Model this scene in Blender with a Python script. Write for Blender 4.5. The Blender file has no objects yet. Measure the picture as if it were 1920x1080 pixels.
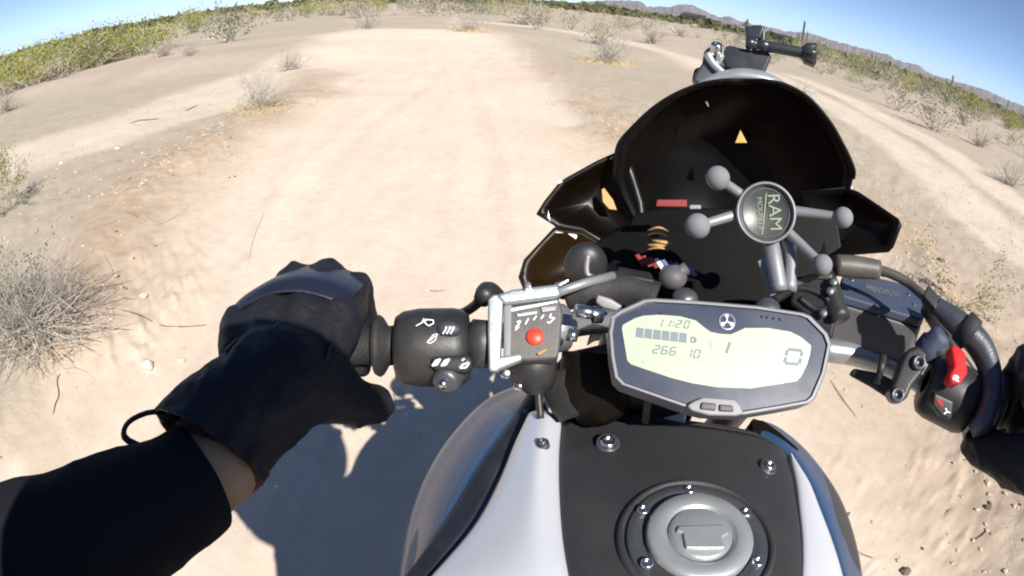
import bpy, bmesh, math, random
import numpy as np
from mathutils import Vector, Matrix, noise as mnoise

# ------------------------------------------------------------------ camera, light, exposure
F_PX, PITCH, ROLL, CAM_H = 1090.0, math.radians(28.6), math.radians(3.9), 1.36
SUN_VEC = Vector((0.44, -1.0, 1.02)).normalized()
SUN_EL = math.asin(SUN_VEC.z)
SUN_AZ = math.atan2(SUN_VEC.x, SUN_VEC.y)
scene = bpy.context.scene
COL = scene.collection
_f = Vector((0, math.cos(PITCH), -math.sin(PITCH)))
_r0 = Vector((1, 0, 0)); _u0 = _r0.cross(_f)
UP = math.cos(ROLL) * _u0 - math.sin(ROLL) * _r0
RIGHT = math.cos(ROLL) * _r0 + math.sin(ROLL) * _u0
CAM = Vector((0, 0, CAM_H))
cd = bpy.data.cameras.new('camera'); cam = bpy.data.objects.new('camera', cd); COL.objects.link(cam)
cam.matrix_world = Matrix.Translation(CAM) @ Matrix((RIGHT, UP, -_f)).transposed().to_4x4()
cd.type = 'PANO'; cd.panorama_type = 'FISHEYE_EQUISOLID'
cd.sensor_width = 36; cd.sensor_height = 20.25; cd.sensor_fit = 'HORIZONTAL'
cd.fisheye_lens = F_PX / 1920 * 36; cd.fisheye_fov = math.radians(180)
cd.clip_start = 0.01; cd.clip_end = 20000
scene.camera = cam
W = bpy.data.worlds.new('World'); scene.world = W; W.use_nodes = True
nt = W.node_tree; nt.nodes.clear()
sky = nt.nodes.new('ShaderNodeTexSky'); sky.sky_type = 'NISHITA'; sky.sun_disc = False
sky.sun_elevation = SUN_EL; sky.sun_rotation = SUN_AZ
sky.altitude = 4000; sky.air_density = 0.7; sky.dust_density = 0.0; sky.ozone_density = 2.0
bg = nt.nodes.new('ShaderNodeBackground'); bg.inputs[1].default_value = 0.1
wo = nt.nodes.new('ShaderNodeOutputWorld')
hs_ = nt.nodes.new('ShaderNodeHueSaturation'); hs_.inputs['Saturation'].default_value = 1.02; nt.links.new(sky.outputs[0], hs_.inputs['Color']); nt.links.new(hs_.outputs[0], bg.inputs[0]); nt.links.new(bg.outputs[0], wo.inputs[0])
sl = bpy.data.lights.new('sun', 'SUN'); sl.energy = 5.0; sl.angle = math.radians(0.5); sl.color = (1, 0.965, 0.9)
so = bpy.data.objects.new('sun', sl); COL.objects.link(so)
so.rotation_euler = (-SUN_VEC).to_track_quat('-Z', 'Y').to_euler(); so.location = (0, -4, 6)
vs = scene.view_settings; vs.view_transform = 'Standard'; vs.look = 'None'; vs.gamma = 1; vs.use_curve_mapping = False
vs.exposure = 0.65
scene.cycles.max_bounces = 6
scene.cycles.filter_width = 2.0

# ------------------------------------------------------------------ pixel rays (coordinates of the 1920x1080 photograph)
def ray(x, y):
    a, b = x - 960, 540 - y; r = math.hypot(a, b) + 1e-9; th = 2 * math.asin(min(1, r / (2 * F_PX)))
    return math.sin(th) * (a / r * RIGHT + b / r * UP) + math.cos(th) * _f
def P(x, y, D): return CAM + ray(x, y) * D
def PZ(x, y, z=0.0):
    d = ray(x, y); return CAM + d * ((z - CAM_H) / d.z)
class Plane:
    def __init__(s, x, y, D, n=None, lean=0.0, side=0.0):
        s.o = P(x, y, D)
        if n is None:
            n = -ray(x, y) + Vector((side, 0, lean))
        s.n = Vector(n).normalized()
        s.ex = (Vector((1, 0, 0)) - s.n * s.n.x).normalized(); s.ey = s.n.cross(s.ex)
    def at(s, x, y, h=0.0):
        d = ray(x, y); o = s.o + s.n * h
        return CAM + d * ((o - CAM).dot(s.n) / d.dot(s.n))

# ------------------------------------------------------------------ materials
def new_mat(name):
    m = bpy.data.materials.new(name); m.use_nodes = True
    return m, m.node_tree.nodes, m.node_tree.links, m.node_tree.nodes['Principled BSDF']
def mat(name, c, rough=0.5, metal=0.0, var=0.15, scale=40, bump=0.0, bscale=400, dust=0.0, coat=0.0, spec=0.5):
    m, N, L, b = new_mat(name)
    tc = N.new('ShaderNodeTexCoord'); nz = N.new('ShaderNodeTexNoise'); nz.inputs['Scale'].default_value = scale; nz.inputs['Detail'].default_value = 6
    L.new(tc.outputs['Object'], nz.inputs['Vector'])
    mx = N.new('ShaderNodeMixRGB'); mx.blend_type = 'MIX'
    mx.inputs[1].default_value = (*[v * (1 - var) for v in c], 1); mx.inputs[2].default_value = (*[min(1, v * (1 + var)) for v in c], 1)
    L.new(nz.outputs[0], mx.inputs[0]); out = mx.outputs[0]
    if dust > 0:
        n2 = N.new('ShaderNodeTexNoise'); n2.inputs['Scale'].default_value = scale * .35; n2.inputs['Detail'].default_value = 10; n2.inputs['Roughness'].default_value = .7
        L.new(tc.outputs['Object'], n2.inputs['Vector'])
        cr = N.new('ShaderNodeValToRGB'); cr.color_ramp.elements[0].position = .45; cr.color_ramp.elements[1].position = .75
        cr.color_ramp.elements[1].color = (dust, dust, dust, 1); L.new(n2.outputs[0], cr.inputs[0])
        m2 = N.new('ShaderNodeMixRGB'); m2.inputs[2].default_value = (.42, .34, .26, 1); L.new(cr.outputs[0], m2.inputs[0]); L.new(out, m2.inputs[1]); out = m2.outputs[0]
    L.new(out, b.inputs['Base Color'])
    rr = N.new('ShaderNodeMapRange'); rr.inputs[3].default_value = max(0, rough - .07); rr.inputs[4].default_value = min(1, rough + .1)
    L.new(nz.outputs[0], rr.inputs[0]); L.new(rr.outputs[0], b.inputs['Roughness'])
    b.inputs['Metallic'].default_value = metal; b.inputs['Coat Weight'].default_value = coat; b.inputs['Coat Roughness'].default_value = .08
    b.inputs['Specular IOR Level'].default_value = spec
    if bump > 0:
        n3 = N.new('ShaderNodeTexNoise'); n3.inputs['Scale'].default_value = bscale; n3.inputs['Detail'].default_value = 4; L.new(tc.outputs['Object'], n3.inputs['Vector'])
        bp = N.new('ShaderNodeBump'); bp.inputs['Strength'].default_value = bump; bp.inputs['Distance'].default_value = .002
        L.new(n3.outputs[0], bp.inputs['Height']); L.new(bp.outputs[0], b.inputs['Normal'])
    return m
M = dict(
    black=mat('black_plastic', (.018, .018, .019), .45, dust=.08, bump=.08),
    cover=mat('black_textured_cover', (.026, .026, .029), .5, dust=.06, bump=.35, bscale=900, scale=14),
    gloss=mat('black_gloss_plastic', (.004, .004, .004), .5, dust=.02, spec=.1, scale=12),
    screen=mat('smoked_screen', (.004, .004, .004), .4, dust=.015, spec=.1, scale=10),
    brown=mat('smoked_brown_plastic', (.006, .0045, .003), .5, dust=.02, spec=.1, scale=18),
    rubber=mat('black_rubber', (.014, .014, .015), .7, bump=.4, dust=.1),
    alu=mat('grey_painted_aluminium', (.36, .38, .39), .38, .75, dust=.15, bump=.1),
    chrome=mat('bright_steel', (.62, .62, .62), .22, 1, scale=90),
    frame=mat('worn_steel_frame', (.5, .54, .53), .4, .7, dust=.06, bump=.15, scale=14),
    dark_alu=mat('dark_cast_metal', (.10, .105, .12), .4, .6, dust=.1, bump=.2),
    ringgrey=mat('satin_grey_lid', (.43, .45, .45), .36, .55, dust=.1, bump=.12, bscale=700),
    silver=mat('silver_white_paint', (.62, .63, .68), .35, .25, var=.05, coat=.5, scale=10, dust=.04),
    blue=mat('gunmetal_blue_paint', (.028, .072, .16), .42, .25, var=.12, coat=.35, scale=9, dust=.0, spec=.4),
    navy=mat('dark_navy_trim', (.012, .014, .022), .45, dust=.05),
    bezel=mat('instrument_bezel', (.035, .043, .07), .25, dust=.03, scale=30, coat=.6),
    rim=mat('instrument_rim', (.19, .19, .205), .45, dust=.2),
    lcd=mat('lcd_panel', (.40, .45, .33), .3, var=.03, spec=.6, coat=1, scale=8),
    seg=mat('lcd_segment', (.14, .17, .19), .5, var=.05),
    segl=mat('lcd_faint_segment', (.33, .39, .33), .5, var=.05),
    emblem=mat('emblem_silver', (.5, .52, .56), .3, .6),
    button=mat('grey_rubber_button', (.09, .085, .09), .55),
    box=mat('grey_brown_box', (.085, .078, .075), .5, dust=.1, bump=.15),
    redbtn=mat('red_button', (.62, .045, .02), .4, var=.05),
    red=mat('red_switch', (.65, .012, .015), .28, var=.05, coat=.4),
    white=mat('white_mark', (.68, .68, .68), .5, var=.08),
    grey=mat('grey_rubber_ball', (.20, .195, .205), .75, bump=.4, bscale=1500),
    arm=mat('grey_steel_arm', (.27, .27, .29), .5, .4, dust=.2),
    disc=mat('black_hub_disc', (.06, .066, .06), .35, dust=.15),
    letters=mat('pale_green_letters', (.26, .30, .22), .5, dust=.1),
    orange=mat('orange_tape', (.42, .25, .09), .6, bump=.4), redtape=mat('red_tape', (.20, .012, .012), .5),
    bluetape=mat('blue_tape', (.10, .13, .3), .5), amber=mat('yellow_sticker', (.5, .34, .10), .55),
    res=mat('blue_black_reservoir_lid', (.05, .062, .10), .5, bump=.5, bscale=700, scale=30, dust=.08),
    resb=mat('grey_black_reservoir', (.09, .085, .092), .45),
    cable=mat('brown_grey_cable', (.07, .062, .055), .5, dust=.2),
    amount=mat('black_mount_plastic', (.02, .024, .03), .3, dust=.06),
    glove=mat('black_glove_leather', (.011, .011, .0145), .6, bump=.5, bscale=220, spec=.3, scale=25),
    panel=mat('glossy_glove_panel', (.012, .014, .028), .36, bump=.2, bscale=150, spec=.5),
    sleeve=mat('black_knit_sleeve', (.015, .015, .019), .95, bump=.6, bscale=900, spec=.12),
    skin=mat('tanned_skin', (.38, .235, .125), .5, bump=.2, bscale=500),
    lining=mat('red_brown_lining', (.08, .015, .008), .8),
    helmet=mat('black_helmet', (.01, .01, .01), .25, coat=.5),
    denim=mat('dark_denim', (.02, .025, .045), .9),
    tire=mat('tyre_rubber', (.012, .012, .012), .8, bump=.3, dust=.5),
    stone=mat('pale_stone', (.50, .44, .36), .85, bump=.7, bscale=60, scale=20),
    clod=mat('sandy_clod', (.50, .40, .29), .95, bump=.6, bscale=60, scale=9, var=.3),
    dkstone=mat('brown_stone', (.15, .11, .08), .9, bump=.6, bscale=60),
    twig=mat('grey_dry_twig', (.47, .42, .36), .9, var=.4, scale=3),
    twig2=mat('brown_twig', (.14, .095, .06), .9, var=.4, scale=6),
    straw=mat('straw_grass', (.60, .48, .27), .9, var=.25, scale=4),
    build=mat('dark_roof', (.035, .03, .03), .8), buildw=mat('pale_wall', (.6, .58, .54), .8),
    cactus=mat('saguaro_skin', (.075, .07, .055), .8, var=.3, scale=3),
)
def leaf_mat(name, c1, c2, sc=.6):
    m, N, L, b = new_mat(name)
    tc = N.new('ShaderNodeTexCoord'); nz = N.new('ShaderNodeTexNoise'); nz.inputs['Scale'].default_value = sc * 3; nz.inputs['Detail'].default_value = 4
    L.new(tc.outputs['Object'], nz.inputs['Vector']); oi = N.new('ShaderNodeObjectInfo')
    ad = N.new('ShaderNodeMath'); ad.operation = 'MULTIPLY_ADD'; ad.inputs[1].default_value = .6; L.new(oi.outputs['Random'], ad.inputs[0])
    a2 = N.new('ShaderNodeMath'); a2.operation = 'SUBTRACT'; a2.inputs[1].default_value = .3; L.new(nz.outputs[0], a2.inputs[0]); L.new(a2.outputs[0], ad.inputs[2])
    cr = N.new('ShaderNodeValToRGB'); cr.color_ramp.elements[0].position = .2; cr.color_ramp.elements[1].position = .75
    cr.color_ramp.elements[0].color = (*c1, 1); cr.color_ramp.elements[1].color = (*c2, 1)
    L.new(ad.outputs[0], cr.inputs[0]); L.new(cr.outputs[0], b.inputs['Base Color']); b.inputs['Roughness'].default_value = .75
    b.inputs['Specular IOR Level'].default_value = .2
    tr = N.new('ShaderNodeBsdfTranslucent'); L.new(cr.outputs[0], tr.inputs[0]); ms = N.new('ShaderNodeMixShader'); ms.inputs[0].default_value = .25
    L.new(b.outputs[0], ms.inputs[1]); L.new(tr.outputs[0], ms.inputs[2]); L.new(ms.outputs[0], N['Material Output'].inputs[0])
    return m
M['leafy'] = leaf_mat('yellow_green_leaves', (.17, .185, .03), (.36, .36, .06))
M['leafo'] = leaf_mat('olive_leaves', (.11, .115, .045), (.24, .24, .11))
M['leafp'] = leaf_mat('pale_dry_leaves', (.30, .26, .15), (.44, .40, .24))

def smoked(m, col, f):
    N, L = m.node_tree.nodes, m.node_tree.links; b = N['Principled BSDF']; t = N.new('ShaderNodeBsdfTransparent'); t.inputs[0].default_value = (*col, 1)
    x = N.new('ShaderNodeMixShader'); x.inputs[0].default_value = f; L.new(b.outputs[0], x.inputs[1]); L.new(t.outputs[0], x.inputs[2]); L.new(x.outputs[0], N['Material Output'].inputs[0])
M['smoke'] = mat('smoked_screen_plastic', (.003, .003, .003), .28, dust=.02, spec=.22, scale=10); smoked(M['smoke'], (.16, .12, .10), .28)
M['smokeb'] = mat('smoked_cowl_plastic', (.004, .003, .002), .3, dust=.0, spec=.2, scale=18); smoked(M['smokeb'], (.16, .11, .07), .35)
M['smokel'] = mat('smoked_olive_cowl_plastic', (.006, .005, .003), .3, spec=.2); smoked(M['smokel'], (.30, .23, .13), .55)
M['pebble'] = mat('sandy_pebble', (.36, .30, .235), .9, var=.3, scale=5)
# ------------------------------------------------------------------ object helpers
_root = {}
def tag(o, label=None, cat=None, group=None, kind=None):
    if label: o['label'] = label
    if cat: o['category'] = cat
    if group: o['group'] = group
    if kind: o['kind'] = kind
    return o
def thing(name, loc, label, cat, group=None):
    o = bpy.data.objects.new(name, None); COL.objects.link(o); o.location = loc; o.empty_display_size = .05
    _root[o.name] = Vector(loc); return tag(o, label, cat, group)
def obj(name, me, material, parent=None, smooth=True, bevel=0.0, solid=0.0, sub=0, seg=2):
    """me: Mesh in world coordinates (shifted to the root of its parent)"""
    if isinstance(me, bmesh.types.BMesh):
        b = me; me = bpy.data.meshes.new(name); b.to_mesh(me); b.free()
    for mm in (material if isinstance(material, (list, tuple)) else [material]): me.materials.append(mm)
    o = bpy.data.objects.new(name, me); COL.objects.link(o)
    off = Vector((0, 0, 0))
    if parent is not None:
        off = _root[parent.name]; _root[o.name] = off; o.parent = parent
    else: _root[o.name] = off
    if off.length: me.transform(Matrix.Translation(-off))
    if smooth:
        for p in me.polygons: p.use_smooth = True
    if solid:
        s = o.modifiers.new('solid', 'SOLIDIFY'); s.thickness = abs(solid); s.offset = -1 if solid > 0 else 1
    if bevel:
        bv = o.modifiers.new('bevel', 'BEVEL'); bv.width = bevel; bv.segments = seg; bv.limit_method = 'ANGLE'; bv.angle_limit = math.radians(35)
        wn = o.modifiers.new('wn', 'WEIGHTED_NORMAL')
    if sub:
        s = o.modifiers.new('sub', 'SUBSURF'); s.levels = s.render_levels = sub
    return o
def smooth_by_angle(me, ang=35):
    me.update()
    bm = bmesh.new(); bm.from_mesh(me)
    for e in bm.edges:
        if len(e.link_faces) == 2 and e.calc_face_angle(0) > math.radians(ang): e.smooth = False
    bm.to_mesh(me); bm.free()
def mesh(vs, fs, name='m'):
    me = bpy.data.meshes.new(name); me.from_pydata([tuple(v) for v in vs], [], fs); me.update(); return me
def prism(pts, vec, bm=None):
    bm = bm or bmesh.new()
    a = [bm.verts.new(p) for p in pts]; b = [bm.verts.new(Vector(p) + vec) for p in pts]
    n = len(pts); bm.faces.new(a); bm.faces.new(b[::-1])
    for i in range(n): bm.faces.new((a[i], b[i], b[(i + 1) % n], a[(i + 1) % n]))
    bmesh.ops.recalc_face_normals(bm, faces=bm.faces); return bm
def plate(name, plane, pix, thick, material, parent=None, h=0.0, bevel=.0015, smooth=True, bm=None):
    """a plate whose front lies h above the plane and which is `thick` deep behind it"""
    b = prism([plane.at(x, y, h) for x, y in pix], -plane.n * thick, bm)
    return obj(name, b, material, parent, smooth, bevel=bevel)
def crv(pts, n):
    """catmull-rom through points"""
    pts = [Vector(p) for p in pts]; out = []
    if len(pts) == 2: return [pts[0].lerp(pts[1], i / (n - 1)) for i in range(n)]
    m = len(pts) - 1
    for i in range(n):
        t = i / (n - 1) * m; k = min(int(t), m - 1); u = t - k
        p0 = pts[k - 1] if k > 0 else 2 * pts[0] - pts[1]; p1, p2 = pts[k], pts[k + 1]
        p3 = pts[k + 2] if k + 2 <= m else 2 * pts[m] - pts[m - 1]
        out.append(.5 * ((2 * p1) + (p2 - p0) * u + (2 * p0 - 5 * p1 + 4 * p2 - p3) * u * u + (3 * p1 - p0 - 3 * p2 + p3) * u ** 3))
    return out
def tube(pts, r, seg=12, bm=None, cap=True, n=None, flat=1.0, up=None):
    bm = bm or bmesh.new(); pts = [Vector(p) for p in pts]
    rs = r if isinstance(r, (list, tuple)) else [r] * len(pts)
    if n:
        q = crv(pts, n); rr = crv([Vector((a, 0, 0)) for a in rs], n); pts = q; rs = [v.x for v in rr]
    rings = []; nrm = None
    for i, p in enumerate(pts):
        t = (pts[min(i + 1, len(pts) - 1)] - pts[max(i - 1, 0)]).normalized()
        if nrm is None:
            nrm = Vector(up) if up is not None else (Vector((0, 0, 1)) if abs(t.z) < .9 else Vector((1, 0, 0)))
        nrm = (nrm - t * nrm.dot(t)).normalized(); bn = t.cross(nrm)
        rings.append([bm.verts.new(p + rs[i] * (math.cos(2 * math.pi * k / seg) * nrm * flat + math.sin(2 * math.pi * k / seg) * bn)) for k in range(seg)])
    for a, b in zip(rings, rings[1:]):
        for k in range(seg): bm.faces.new((a[k], a[(k + 1) % seg], b[(k + 1) % seg], b[k]))
    if cap: bm.faces.new(rings[0][::-1]); bm.faces.new(rings[-1])
    bmesh.ops.recalc_face_normals(bm, faces=bm.faces)
    return bm
def lathe(p0, axis, prof, seg=32, bm=None, closed=False):
    """prof: (distance along the axis, radius)"""
    bm = bm or bmesh.new(); axis = Vector(axis).normalized(); p0 = Vector(p0)
    u = axis.orthogonal().normalized(); v = axis.cross(u); rings = []
    for d, r in prof:
        if r < 1e-6: rings.append([bm.verts.new(p0 + axis * d)])
        else: rings.append([bm.verts.new(p0 + axis * d + r * (math.cos(2 * math.pi * k / seg) * u + math.sin(2 * math.pi * k / seg) * v)) for k in range(seg)])
    prs = list(zip(rings, rings[1:])) + ([(rings[-1], rings[0])] if closed else [])
    for a, b in prs:
        for k in range(seg):
            k2 = (k + 1) % seg
            if len(a) == 1 and len(b) == 1: continue
            if len(a) == 1: bm.faces.new((a[0], b[k2], b[k]))
            elif len(b) == 1: bm.faces.new((a[k], a[k2], b[0]))
            else: bm.faces.new((a[k], a[k2], b[k2], b[k]))
    bmesh.ops.recalc_face_normals(bm, faces=bm.faces); return bm
def sphere(c, r, bm=None, seg=20, sc=(1, 1, 1)):
    bm = bm or bmesh.new()
    bmesh.ops.create_uvsphere(bm, u_segments=seg, v_segments=seg // 2 + 2, radius=r, matrix=Matrix.Translation(c) @ Matrix.Diagonal((*sc, 1)))
    return bm
def box(c, ax, ay, az, bm=None):
    bm = bm or bmesh.new(); c = Vector(c)
    v = [bm.verts.new(c + sx * ax + sy * ay + sz * az) for sx in (-1, 1) for sy in (-1, 1) for sz in (-1, 1)]
    for f in ((0, 1, 3, 2), (4, 6, 7, 5), (0, 4, 5, 1), (2, 3, 7, 6), (0, 2, 6, 4), (1, 5, 7, 3)): bm.faces.new([v[i] for i in f])
    bmesh.ops.recalc_face_normals(bm, faces=bm.faces); return bm
def loft(rails, n, m, bulge=0.0):
    """surface through rails (lists of points); n samples along, m between rails in all"""
    R = [crv(r, n) for r in rails]; vs = []
    for i in range(n):
        row = crv([r[i] for r in R], m); 
        for j, p in enumerate(row): vs.append(p + Vector((0, 0, bulge * math.sin(math.pi * j / (m - 1)))))
    fs = [(i * m + j, i * m + j + 1, (i + 1) * m + j + 1, (i + 1) * m + j) for i in range(n - 1) for j in range(m - 1)]
    me = mesh(vs, fs); b = bmesh.new(); b.from_mesh(me); bpy.data.meshes.remove(me)
    bmesh.ops.recalc_face_normals(b, faces=b.faces)
    if sum(f.normal.z for f in b.faces) < 0: bmesh.ops.reverse_faces(b, faces=b.faces)
    return b
def stroke(bm, plane, pix, w, h, th=.0006):
    for (x0, y0), (x1, y1) in zip(pix, pix[1:]):
        a, b = plane.at(x0, y0, h), plane.at(x1, y1, h); t = (b - a)
        if t.length < 1e-6: continue
        t.normalize(); s = plane.n.cross(t).normalized() * w / 2
        prism([a - s, b - s, b + s, a + s], -plane.n * th, bm)
    return bm
def text_bm(txt, o, ex, ey, n, size, th=.0004, align='CENTER'):
    c = bpy.data.curves.new('t', 'FONT'); c.body = txt; c.size = size; c.align_x = align; c.align_y = 'CENTER'; c.extrude = th; c.resolution_u = 3
    t = bpy.data.objects.new('t', c); COL.objects.link(t); dg = bpy.context.evaluated_depsgraph_get()
    me = bpy.data.meshes.new_from_object(t.evaluated_get(dg)); bpy.data.objects.remove(t)
    mt = Matrix((ex.normalized(), ey.normalized(), n.normalized())).transposed().to_4x4(); mt.translation = o
    me.transform(mt); return me
def baked(bm, name, mods):
    """apply modifiers (voxel remesh, smooth) and return a plain mesh"""
    me = bpy.data.meshes.new(name); bm.to_mesh(me); bm.free()
    o = bpy.data.objects.new('tmp', me); COL.objects.link(o)
    for t, kw in mods:
        md = o.modifiers.new(t, t)
        for k, v in kw.items(): setattr(md, k, v)
    dg = bpy.context.evaluated_depsgraph_get(); out = bpy.data.meshes.new_from_object(o.evaluated_get(dg)); bpy.data.objects.remove(o)
    out.materials.clear(); return out
def capsule(bm, a, b, ra, rb, seg=14):
    a, b = Vector(a), Vector(b); tube([a, b], [ra, rb], seg, bm); sphere(a, ra, bm, seg); sphere(b, rb, bm, seg)
def chain(bm, pts, rs):
    for i in range(len(pts) - 1): capsule(bm, pts[i], pts[i + 1], rs[i], rs[i + 1])

# ------------------------------------------------------------------ numpy noise
def _h(ix, iy, s):
    with np.errstate(over='ignore'):
        a = (ix.astype(np.int64) * 374761393 + iy.astype(np.int64) * 668265263 + s * 1442695041) & 0xffffffff
        a = ((a ^ (a >> 13)) * 1274126177) & 0xffffffff
        return ((a ^ (a >> 16)) & 0xffff) / 65535.0
def vnoise(x, y, s=0):
    ix, iy = np.floor(x), np.floor(y); fx, fy = x - ix, y - iy; fx = fx * fx * (3 - 2 * fx); fy = fy * fy * (3 - 2 * fy)
    a, b, c, d = _h(ix, iy, s), _h(ix + 1, iy, s), _h(ix, iy + 1, s), _h(ix + 1, iy + 1, s)
    return (a * (1 - fx) + b * fx) * (1 - fy) + (c * (1 - fx) + d * fx) * fy
def fbm(x, y, o=4, s=0):
    v = 0; a = .5
    for k in range(o): v = v + a * vnoise(x * 2 ** k + 13.7 * k, y * 2 ** k + 7.1 * k, s + k); a *= .5
    return v
def seg_dist(x, y, pts):
    d = np.full(x.shape, 1e9)
    for (ax, ay), (bx, by) in zip(pts, pts[1:]):
        vx, vy = bx - ax, by - ay; t = np.clip(((x - ax) * vx + (y - ay) * vy) / (vx * vx + vy * vy + 1e-9), 0, 1)
        d = np.minimum(d, np.hypot(x - ax - t * vx, y - ay - t * vy))
    return d
def inside(x, y, pts):
    c = np.zeros(x.shape, bool)
    for (ax, ay), (bx, by) in zip(pts, pts[1:] + pts[:1]):
        k = ((ay > y) != (by > y)); c ^= k & (x < (bx - ax) * (y - ay) / ((by - ay) + 1e-12) + ax)
    return c
def sm(t): t = np.clip(t, 0, 1); return t * t * (3 - 2 * t)
def gp(lst): return [(PZ(x, y).x, PZ(x, y).y) for x, y in lst]

# ------------------------------------------------------------------ ground
MAIN = [(-2.2, -30), (-2.2, -1), (-2.0, 1.0)] + gp([(215, 560), (260, 440), (340, 340), (430, 275), (520, 225), (590, 190), (640, 145), (560, 112), (600, 78), (760, 62), (900, 68), (990, 100), (1050, 180), (1110, 240), (1180, 320)]) + [(3.2, 4.2), (2.4, 2.2), (1.6, .5), (1.8, -1), (2, -30)]
LTRK = gp([(-60, 330), (0, 300), (150, 262), (330, 205), (480, 150), (620, 112), (760, 84)])
RTRK = gp([(1920, 470), (1800, 365), (1700, 290), (1600, 222), (1520, 175), (1440, 135)])
RTR2 = gp([(1920, 395), (1800, 305), (1700, 245), (1600, 190), (1500, 145)])
BTRK = gp([(1380, 150), (1290, 112), (1180, 80), (1090, 62), (1000, 48), (900, 40)])
def track_mask(x, y):
    d = seg_dist(x, y, MAIN + MAIN[:1]); d = np.where(inside(x, y, MAIN), d, -d); r = np.hypot(x, y)
    d = d + (fbm(x * 1.3, y * 1.3, 4, 5) - .47) * .55
    w = .18 + .03 * r
    m = sm(.5 + d / (2 * w))
    a = 1 - sm((seg_dist(x, y, LTRK) - .85 + (fbm(x, y, 3, 8) - .45) * .5) / .7)
    b = 1 - sm((np.minimum(seg_dist(x, y, RTRK), seg_dist(x, y, RTR2)) - .42 + (fbm(x, y, 3, 9) - .45) * .5) / .5)
    c = 1 - sm((seg_dist(x, y, BTRK) - .3) / 1.2)
    return m, np.maximum(a, np.maximum(b, c)), d
def gpr(o): return [(-.1 + o, -2), (-.25 + o, 1.5), (-.7 + o, 3.5), (-1.1 + o, 6), (-1.3 + o, 10), (-1.2 + o * 1.5, 16)]
def height(x, y):
    r = np.hypot(x, y); near = 1 / (1 + (r / 14) ** 2)
    m, t, d = track_mask(x, y)
    z = (fbm(x * .12, y * .12, 3, 21) - .44) * .30 * sm((r - 3) / 10) * (1 / (1 + (r / 120) ** 2))
    z = z - .035 * m * near - .03 * t * near
    edge = np.exp(-((d + .35) / .45) ** 2)                          # thrown-up berm along the track edge
    z = z + edge * np.where(x < 0, .10, .045) * near * fbm(x * .8, y * .8, 3, 31) * 2
    rough = (1 - .82 * m) * (1 - .6 * t)
    z = z + (fbm(x * 5, y * 5, 4, 41) - .47) * .075 * rough * near
    clod = sm((fbm(x * 1.1 + 3, y * 1.1, 3, 51) - .36) / .15) * np.clip(edge * 1.5 + .5 * (x > 1.1) + .9 * sm((-x - 1.3) / .5) * sm((3.2 - y) / .6) + .2 * (x < -2), 0, 1)
    n = fbm(x * 13, y * 13, 3, 61)
    z = z + (np.abs(n - .45) * np.where(x < 0, .085, .045) + .026 * sm((fbm(x * 17, y * 17, 2, 63) - .43) / .12) * sm((fbm(x * 4, y * 4, 2, 64) - .34) / .1)) * clod * near * (r < 14) * np.where(x > 1, .55, 1)
    z = z + (fbm(x * 2.2 + y * .3, y * .8, 3, 71) - .45) * .02 * m * near
    for k, (ox, ph) in enumerate(((-.55, 0), (.35, 2), (-1.3, 4))):
        c = seg_dist(x + .25 * np.sin(y * .5 + ph), y, gpr(ox)); z = z - .015 * np.exp(-(c / .10) ** 2) * m * near + .008 * np.exp(-((c - .2) / .07) ** 2) * m * near
    # two low swells across the flat ahead
    for (px, py, hh, wx, wy) in ((860, 72, .32, 7, 3), (560, 100, .2, 4, 2), (330, 130, .22, 2.4, 1.2), (100, 160, .2, 3, 1.4)):
        q = PZ(px, py); z = z + hh * np.exp(-((x - q.x) / wx) ** 2 - ((y - q.y) / wy) ** 2)
    return z
def hz(x, y): return float(height(np.array([x], float), np.array([y], float))[0])
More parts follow.
